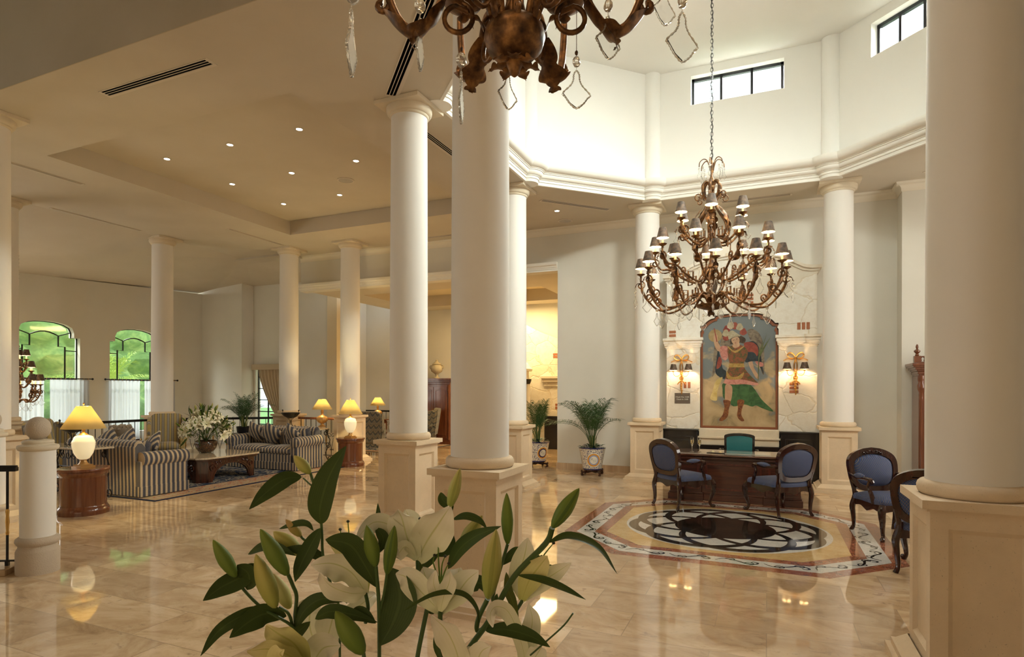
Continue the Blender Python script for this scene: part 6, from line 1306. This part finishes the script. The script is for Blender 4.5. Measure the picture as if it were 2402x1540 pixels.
m = MB(); m.lathe([(.46, 2.0), (.46, 2.22)], 36); m.lathe([(.50, 0), (.50, .12)], 36); m.build('drum', TRIMM, r, smooth=40)
for k in range(6): a = k * pi / 3 + .3; m = MB(); m.lathe([(.075, .12), (.07, 1.92)], 16, (.42 * cos(a), .42 * sin(a), 0)); c = m.build('column', TRIMM, r, smooth=40); m = MB(); m.lathe([(.075, 1.86), (.11, 1.94), (.12, 2.0)], 16, (.42 * cos(a), .42 * sin(a), 0)); m.build('dark_capital', EBON, c, smooth=40)
m = MB(); m.lathe([(.30, .12), (.30, 2.0)], 24); m.build('inner_case', EBON, r, smooth=40)
light('AREA', 'next_room_glow', (-6.9, 15.6, 4.2), 85, (1.0, .72, .34), 1.6, size_y=1.6)
light('AREA', 'next_room_glow', (-5.6, 15.2, 4.2), 55, (1.0, .70, .30), .9, size_y=1.6)

# ------------------------------------------------------------ chandeliers
def crystal_mesh(s=1.0, w=.5):
    m = MB(); m.k = 1; m.ball((0, 0, -.018 * s), .013 * s, 6, 1.3); m.tube([(0, 0, 0), (0, 0, -.045 * s)], .0012, 4)
    O = [(0, 0), (.10, .10), (.12, .25), (.22, .40), (.50, .62), (.40, .72), (.24, .88), (0, 1.0)]; O = O + [(-x, z) for x, z in O[-2:0:-1]]
    L = .115 * s; W_ = .115 * s * w * 1.5; R = [Vector((x * W_, 0, -.045 * s - z * L)) for x, z in O]; R = catmull(R, 5, True)
    m.tube(R, [(.0016 + .0016 * (k % 2)) * s for k in range(len(R))], 5, closed=True); m.k = 0; n = len(O)
    vs = [(x * W_ * .96, y * s, -.045 * s - (.5 + (z - .5) * .96) * L) for y in (.0022, -.0022) for x, z in O]
    m.add(vs, [tuple(range(n)), tuple(range(n, 2 * n))[::-1]] + [(k, n + k, n + (k + 1) % n, (k + 1) % n) for k in range(n)]); return m
o = crystal_mesh().build('crystal_pendant', [CRYS, CRYSR], None, smooth=40); CR1 = o.data; bpy.data.objects.remove(o)
o = crystal_mesh(1.0, .30).build('crystal_pendant', [CRYS, CRYSR], None, smooth=40); CR2 = o.data; bpy.data.objects.remove(o)
def hang(r, p, rot, s=1.0, d=None):
    o = bpy.data.objects.new('crystal_pendant', d or CR1); COL.objects.link(o); o.parent = r; o.location = p; o.rotation_euler = (0, 0, rot); o.scale = (s, s, s)
def acanthus(m, P, w, X=None, n=(0, 0, 1)):
    m.blade(P, w, lambda x: max(.05, (sin(pi * min(1, .08 + x)) ** .6) * (.50 + .50 * abs(sin(x * 11 + .6)) ** .7)), n=n, cup=-.16, sm=9, across=6, M=X, wave=.05)
def cup(m, r0, z, k=1.0):
    m.lathe([(.008 * k, -.035 * k), (.016 * k, -.028 * k), (.008 * k, -.018 * k), (.022 * k, -.008 * k), (.045 * k, .006 * k), (.052 * k, .016 * k), (.044 * k, .010 * k), (.015 * k, .004 * k)], 20, (r0, 0, z), lobe=.06, lobes=8)
def arm_set(root, rad, z, n, ph, pts, s=1.0, energy=3.0, leaf=None, key=False, thick=.0135, lit=True):
    """n arms; pts is the arm curve in (r,z); each arm carries cup, candle, bulb and shade"""
    am = MB(); am.tube(catmull([(a, 0, b) for a, b in pts], 6), [thick * s, thick * s, thick * .8 * s], 7)
    am.tube([(rad + u, 0, v) for u, v in spiral((-.0, z - .13 * s), .055 * s, .014 * s, 1.25, pi / 2, 16, 1)], thick * .75 * s, 6)
    a, b = pts[len(pts) // 2]; am.tube([(a + u, 0, b + .05 * s + v) for u, v in spiral((0, 0), .055 * s, .012 * s, 1.3, -pi / 2, 16, -1)], thick * .8 * s, 6)
    if key:
        k0 = .38 * rad; zz = min(catmull2(pts), key=lambda q: abs(q[0] - k0))[1]; am.tube([(k0, 0, zz), (k0, 0, zz + .10 * s), (k0 + .07 * s, 0, zz + .10 * s), (k0 + .07 * s, 0, zz + .0 * s), (k0 + .14 * s, 0, zz), (k0 + .14 * s, 0, zz + .07 * s)], thick * .8 * s, 4)
    cup(am, rad, z, s); am = am.build('arm', BRNZ, None, smooth=50)
    lm = MB(); i = len(pts) * 2 // 3; A = [Vector((a, 0, b)) for a, b in catmull2(pts)[2 * i:]]
    P = [Vector((a, 0, b - .012)) for a, b in pts[max(0, i - 1):i + 2]]
    if len(P) >= 3: acanthus(lm, [P[0] + Vector((0, 0, -.01)), P[1] + Vector((.0, 0, -.02)), P[2] + Vector((.0, 0, -.0)), P[2] + Vector((.03, 0, .04))], .075 * s)
    acanthus(lm, [(rad - .01, 0, z - .10 * s), (rad + .045 * s, 0, z - .10 * s), (rad + .075 * s, 0, z - .15 * s), (rad + .06 * s, 0, z - .19 * s)], .05 * s)
    lm = lm.build('leaf', BRNZ, None, smooth=60)
    cm = MB(); cm.lathe([(.012 * s, 0), (.012 * s, .112 * s)], 10, (rad, 0, z)); cm = cm.build('candle', CANDLE, None)
    bm = MB(); bm.ball((rad, 0, z + .132 * s), .014 * s, 8, 1.5); bm = bm.build('bulb', BULB, None)
    sm_ = MB(); cone_shade(sm_, .074 * s, z + .085 * s, .043 * s, z + .210 * s, 20, (rad, 0, 0))
    b0 = MB(); b0.lathe([(.0425 * s, z + .209 * s), (.0728 * s, z + .0865 * s)], 20, (rad, 0, 0)); b0.f = b0.f[:20]
    nb = len(sm_.v); sm_.v += b0.v; sm_.f += [tuple(i + nb for i in f) for f in b0.f]; sm_.m += [1] * 20
    sm_ = sm_.build('lamp_shade', [SHADEB, SHADEI], None, smooth=60)
    for k in range(n):
        a = ph + 2 * pi * k / n
        q = am.copy(); COL.objects.link(q); q.parent = root; q.rotation_euler = (0, 0, a)
        for src in (lm, cm, bm, sm_): c = src.copy(); COL.objects.link(c); c.parent = q
        if lit and (k % lit == 0):
            p = Vector(root.location) + Matrix.Rotation(root.rotation_euler.z + a, 3, 'Z') @ Vector((rad, 0, z + .115 * s)); light('POINT', 'candle_bulb', tuple(p), energy * lit, WARM, rad=.02)
    for o in (am, lm, cm, bm, sm_): bpy.data.objects.remove(o)
def catmull2(p): return [(v.x, v.z) for v in catmull([(a, 0, b) for a, b in p], 2)]
def chain(r, z0, z1, w=.011):
    m = MB(); n = int((z1 - z0) / (w * 2.6))
    for k in range(n):
        z = z0 + (k + .5) * (z1 - z0) / n; h = (z1 - z0) / n * .72; ca, sa = (1, 0) if k % 2 else (0, 1)
        m.tube([(ca * w * cos(a), sa * w * cos(a), z + h * sin(a)) for a in [2 * pi * j / 8 for j in range(8)]], w * .22, 4, closed=True)
    m.tube([(w * .6 * sin(k * .9), w * .6 * cos(k * .9), z0 + (z1 - z0) * k / 60) for k in range(61)], w * .25, 4)
    m.build('chain', IRON if w < .02 else GOLD, r)
r = thing('chandelier', 'large tiered bronze chandelier with brown shades and crystals hanging in the rotunda', 'chandelier', (-.64, 7.95, 0)); CHD = r
T3 = [(.05, 2.86), (.22, 2.90), (.42, 2.76), (.62, 2.72), (.76, 2.84), (.845, 3.00), (.86, 3.12), (.86, 3.18)]
T2 = [(.03, 3.22), (.16, 3.06), (.34, 3.12), (.50, 3.24), (.62, 3.26), (.69, 3.38), (.69, 3.47)]
T1 = [(.03, 3.62), (.14, 3.52), (.26, 3.56), (.36, 3.66), (.41, 3.74), (.41, 3.82)]
arm_set(r, .86, 3.18, 12, .13, T3, energy=3.6, key=True); arm_set(r, .69, 3.47, 9, .35, T2, energy=3.6, key=True); arm_set(r, .41, 3.82, 6, .6, T1, energy=3.6)
m = MB(); m.lathe([(.012, 2.64), (.03, 2.68), (.02, 2.70), (.10, 2.715), (.17, 2.74), (.185, 2.77), (.17, 2.775), (.06, 2.76), (.03, 2.80), (.035, 2.86), (.025, 2.90), (.022, 3.2), (.05, 3.24), (.03, 3.30), (.018, 3.4), (.018, 3.62), (.04, 3.66), (.016, 3.72), (.014, 4.18)], 24); m.ball((0, 0, 4.235), .042, 14); m.lathe([(.02, 4.27), (.05, 4.30), (.03, 4.34), (.014, 4.38), (.02, 4.50), (.008, 4.58)], 14); m.build('centre_stem', BRNZ, r, smooth=50)
m = MB()
for k in range(6): X = Matrix.Rotation(k * pi / 3, 4, 'Z'); acanthus(m, [(.02, 0, 2.70), (.035, 0, 2.66), (.05, 0, 2.63), (.075, 0, 2.63)], .035, X, (0, 0, -1)); acanthus(m, [(.04, 0, 2.74), (.12, 0, 2.725), (.185, 0, 2.76), (.20, 0, 2.80)], .10, X, (0, 0, -1))
m.build('leaf', BRNZ, r, smooth=60)
for k in range(6):
    X = Matrix.Rotation(k * pi / 3 + .45, 4, 'Z'); m = MB()
    m.tube(catmull([(.02, 0, 4.26), (.06, 0, 4.31), (.11, 0, 4.26), (.10, 0, 4.15), (.055, 0, 4.06), (.10, 0, 3.93), (.19, 0, 3.80), (.22, 0, 3.68), (.17, 0, 3.60), (.08, 0, 3.62)], 5), [.017, .019, .017, .013], 8, M=X)
    m.tube([(.17 + u, 0, 4.10 + v) for u, v in spiral((-.0, 0), .06, .014, 1.2, pi, 14, -1)], .008, 6, M=X); m.tube([(.20 + u, 0, 3.57 + v) for u, v in spiral((0, 0), .05, .012, 1.3, pi / 2, 14, -1)], .008, 6, M=X)
    m.tube([(.10, 0, 3.60), (.10, 0, 3.72), (.16, 0, 3.72), (.16, 0, 3.55), (.24, 0, 3.55), (.24, 0, 3.45)], .008, 4, M=X)
    c = m.build('cage_scroll', BRNZ, r, smooth=50); m = MB(); m.tube(catmull([(.04, 0, 2.80), (.13, 0, 2.95), (.16, 0, 3.06), (.10, 0, 3.16), (.03, 0, 3.12)], 5), .011, 6, M=X); m.build('scroll', BRNZ, c, smooth=50)
    m = MB(); acanthus(m, [(.12, 0, 3.98), (.19, 0, 3.90), (.235, 0, 3.80), (.245, 0, 3.70)], .10, X, (1, 0, .3)); acanthus(m, [(.09, 0, 4.20), (.14, 0, 4.17), (.15, 0, 4.10)], .05, X, (1, 0, .3)); acanthus(m, [(.10, 0, 2.80), (.20, 0, 2.87), (.30, 0, 2.84), (.36, 0, 2.79)], .08, X); m.build('leaf', BRNZ, c, smooth=60)
    m = MB(); m.tube(catmull([(.015, 0, 4.42), (.05, 0, 4.56), (.10, 0, 4.59), (.15, 0, 4.55), (.16, 0, 4.49)], 5), .006, 6, M=X); m.build('crown_arm', BRNZ, r, smooth=50)
    p = X @ Vector((.16, 0, 4.48)); hang(r, p, k, .9, CR2); p = X @ Vector((.11, 0, 4.50)); hang(r, p, k + 1, 1.0, CR2)
for k in range(12):
    a = .13 + k * pi / 6; hang(r, (.93 * cos(a), .93 * sin(a), 3.00), a + 1.0, 1.5, CR1 if k % 2 else CR2); hang(r, (.66 * cos(a + .1), .66 * sin(a + .1), 2.74), a * 2, 1.4, CR1 if k % 3 else CR2)
for k in range(9): a = .35 + k * 2 * pi / 9; hang(r, (.74 * cos(a), .74 * sin(a), 3.28), a, 1.0, CR1 if k % 2 else CR2); hang(r, (.40 * cos(a + .3), .40 * sin(a + .3), 2.84), a, 1.3)
for k in range(6): a = .6 + k * pi / 3; hang(r, (.47 * cos(a), .47 * sin(a), 3.66), a, 1.0, CR1); hang(r, (.2 * cos(a), .2 * sin(a), 3.05), a + 1.57, 1.3)
chain(r, 4.57, DZ, .017)
r = thing('chandelier', 'small bronze chandelier with brown shades before the left arched window', 'chandelier', (-15.15, 7.80, 0))
arm_set(r, .40, 1.78, 8, .2, [(.03, 1.42), (.14, 1.46), (.26, 1.40), (.36, 1.50), (.40, 1.66), (.40, 1.76)], s=1.15, energy=1.2, lit=2); arm_set(r, .27, 2.08, 6, .5, [(.02, 1.80), (.12, 1.72), (.22, 1.82), (.27, 1.96), (.27, 2.06)], s=1.1, energy=1.2, lit=2); arm_set(r, .15, 2.34, 4, .9, [(.02, 2.14), (.08, 2.06), (.14, 2.18), (.15, 2.32)], s=1.1, energy=1.2, lit=2)
m = MB(); m.lathe([(.01, 1.36), (.06, 1.40), (.07, 1.44), (.02, 1.48), (.015, 2.6), (.04, 2.63), (.01, 2.7)], 14); m.build('centre_stem', BRNZ, r)
for k in range(8): a = .2 + k * pi / 4; hang(r, (.42 * cos(a), .42 * sin(a), 1.56), a, 1.5); hang(r, (.22 * cos(a), .22 * sin(a), 1.42), a + 1, 1.4)
chain(r, 2.7, 4.75, .016)
# near chandelier, mostly above the picture: only its underside shows
NC = Matrix.Rotation(YAW, 3, 'Z') @ Vector(((1205 - 1171) / 1408.6 * 1.95, 1.95, 0)); r = thing('chandelier', 'close-up underside of a bronze chandelier with large crystals at the top edge', 'chandelier', tuple(NC), YAW)
m = MB(); m.lathe([(.004, 2.715), (.016, 2.725), (.02, 2.74), (.03, 2.76), (.060, 2.775), (.090, 2.805), (.100, 2.84), (.094, 2.868), (.080, 2.885), (.045, 2.89), (.03, 2.95), (.03, 3.3), (.02, 3.9)], 36); m.build('bowl', BRNZ, r, smooth=50)
m = MB()
for k in range(7): X = Matrix.Rotation(k * 2 * pi / 7 + .2, 4, 'Z'); acanthus(m, [(.012, 0, 2.765), (.04, 0, 2.752), (.068, 0, 2.750), (.088, 0, 2.742)], .055, X, (0, 0, -1))
m.build('leaf', BRNZ, r, smooth=60)
for k in range(8):
    X = Matrix.Rotation(k * pi / 4 + .1, 4, 'Z'); m = MB(); m.tube(catmull([(.088, 0, 2.86), (.100, 0, 2.885), (.078, 0, 2.905), (.055, 0, 2.885)], 4), .009, 8, M=X, flat=.5); m.tube(catmull([(.065, 0, 2.87), (.075, 0, 2.95), (.12, 0, 3.08), (.15, 0, 3.25)], 4), .012, 8, M=X, flat=.6); m.build('strap', BRNZ, r, smooth=50)
for k, ph in enumerate((0.0, 62, 118, 180, 232, 308)):
    X = Matrix.Rotation(radians(ph), 4, 'Z'); m = MB()
    m.tube(catmull([(.06, 0, 2.87), (.11, 0, 2.99), (.20, 0, 3.02), (.255, 0, 2.93), (.31, 0, 2.868), (.365, 0, 2.885), (.405, 0, 2.96), (.425, 0, 3.06), (.43, 0, 3.14)], 6), [.010, .013, .014, .013], 9, M=X)
    m.tube([(.385 + u, 0, 2.945 + v) for u, v in spiral((.045, .0), .022, .010, .8, pi, 10, 1)], .010, 7, M=X)
    m.tube([(.185 + u, 0, 2.905 + v) for u, v in spiral((0, 0), .052, .040, .92, 1.9, 20, 1)] + [(.150, 0, 2.925), (.158, 0, 2.94)], .0085, 8, M=X)
    cup(m, .43, 3.17, 1.6); a = m.build('arm', BRNZ, r, smooth=50)
    m = MB(); acanthus(m, [(.225, 0, 2.955), (.265, 0, 2.885), (.32, 0, 2.845), (.375, 0, 2.865), (.425, 0, 2.925), (.435, 0, 2.955)], .115, X, (0, 0, -1)); acanthus(m, [(.27, 0, 2.90), (.31, 0, 2.85), (.33, 0, 2.815), (.32, 0, 2.80)], .06, X, (0, 0, -1)); acanthus(m, [(.10, 0, 2.86), (.12, 0, 2.90), (.14, 0, 2.90), (.135, 0, 2.87)], .035, X, (1, 0, 0)); m.build('leaf', BRNZ, a, smooth=60)
    m = MB(); m.lathe([(.014, 3.17), (.014, 3.29)], 10, (.43, 0, 0), X); m.build('candle', CANDLE, a); m = MB(); m.ball((.43, 0, 3.31), .018, 8, 1.4, X); m.build('bulb', BULB, a)
    p = Vector(r.location) + Matrix.Rotation(YAW + radians(ph), 3, 'Z') @ Vector((.43, 0, 3.33)); light('POINT', 'candle_bulb', tuple(p), 2.5, WARM, rad=.03)
for k, ph in enumerate((30, 92, 150, 210, 270, 335)):
    X = Matrix.Rotation(radians(ph), 4, 'Z'); m = MB(); m.tube(catmull([(.05, 0, 2.90), (.10, 0, 3.06), (.17, 0, 3.03), (.17, 0, 2.97), (.20, 0, 2.99), (.21, 0, 3.06)], 5), .010, 8, M=X); q = m.build('scroll', BRNZ, r, smooth=50); m = MB(); m.lathe([(.01, 2.955), (.02, 2.965), (.012, 2.975), (.03, 2.99), (.062, 3.01), (.07, 3.025), (.055, 3.015), (.02, 3.005)], 20, (0, 0, 0), X @ Matrix.Translation((.20, 0, 0))); m.build('drip_cup', BRNZ, q, smooth=50)
for x, y, z, rot, s, d in ((-.53, 0, 3.02, 1.5, 1.9, CR2), (-.31, .02, 2.985, 1.4, 1.5, CR2), (-.178, .08, 2.84, 1.45, 1.5, CR2), (-.02, .18, 2.87, .8, 1.1, CR1), (.205, .03, 2.80, .15, 1.08, CR1), (.30, -.02, 2.955, .6, 1.2, CR1), (.55, .02, 3.00, .35, 1.4, CR1), (.50, .05, 3.09, .5, 1.1, CR1), (-.53, .0, 3.16, 1.2, 1.3, CR1)):
    hang(r, (x, y, z), rot, s, d); m = MB(); m.tube([(x, y, z), (x, y, z + .16)], .0012, 4); m.ball((x, y, z + .010), .006, 8, 1.4); m.build('hanging_wire', BRNZ, r)
chain(r, 3.9, 7.55, .012)

# ------------------------------------------------------------ writing on nothing else; garden outside
rn = random.Random(21)
m = MB(); n = 46; vs = []
for i in range(n + 1):
    for j in range(20):
        vs.append((-22.6 + .35 * sin(i * 1.7 + j * .9) + .25 * sin(j * 2.3) + rn.uniform(-.2, .2), -2 + i * .45, -.12 + j * .33))
m.add(vs, [(i * 20 + j, (i + 1) * 20 + j, (i + 1) * 20 + j + 1, i * 20 + j + 1) for i in range(n) for j in range(19)])
o = m.build('garden_hedge', HEDGE, None, smooth=179, solid=.3); tag(o, 'dense green garden planting outside the arched windows', 'hedge'); o['kind'] = 'stuff'
gp = 0
for x, y, s, mt, lab in ((-19.6, 8.9, 1.8, GARD, 'garden palm outside the left arched window'), (-19.9, 12.7, 1.8, GARD2, 'garden palm outside the right arched window'), (-15.0, 17.2, 1.8, GARD, 'garden palm outside the window with the tied drape')):
    r = thing('garden_palm', lab, 'tree', (x, y, -.12)); m = MB(); m.tube([(0, 0, 0), (.05, 0, 1.4)], [.10, .07], 10); m.build('trunk', PALMS, r); rn2 = random.Random(gp); gp += 1
    for k in range(15):
        me = FRM[rn2.randrange(5)]; o = bpy.data.objects.new('frond', me); COL.objects.link(o); o.parent = r; o.location = (.05, 0, 1.35); o.rotation_euler = (rn2.uniform(-.2, .2), rn2.uniform(-.2, .2), k * 2.399); q = s * rn2.uniform(.75, 1.05); o.scale = (q, q, q)
        o.material_slots[0].link = 'OBJECT'; o.material_slots[0].material = mt
for sun in (1,):
    s_ = bpy.data.lights.new('sun', 'SUN'); s_.energy = 2.2; s_.angle = .02; s_.color = (1, .95, .85); so = bpy.data.objects.new('sun', s_); COL.objects.link(so); so.rotation_euler = (radians(38), 0, radians(-100))
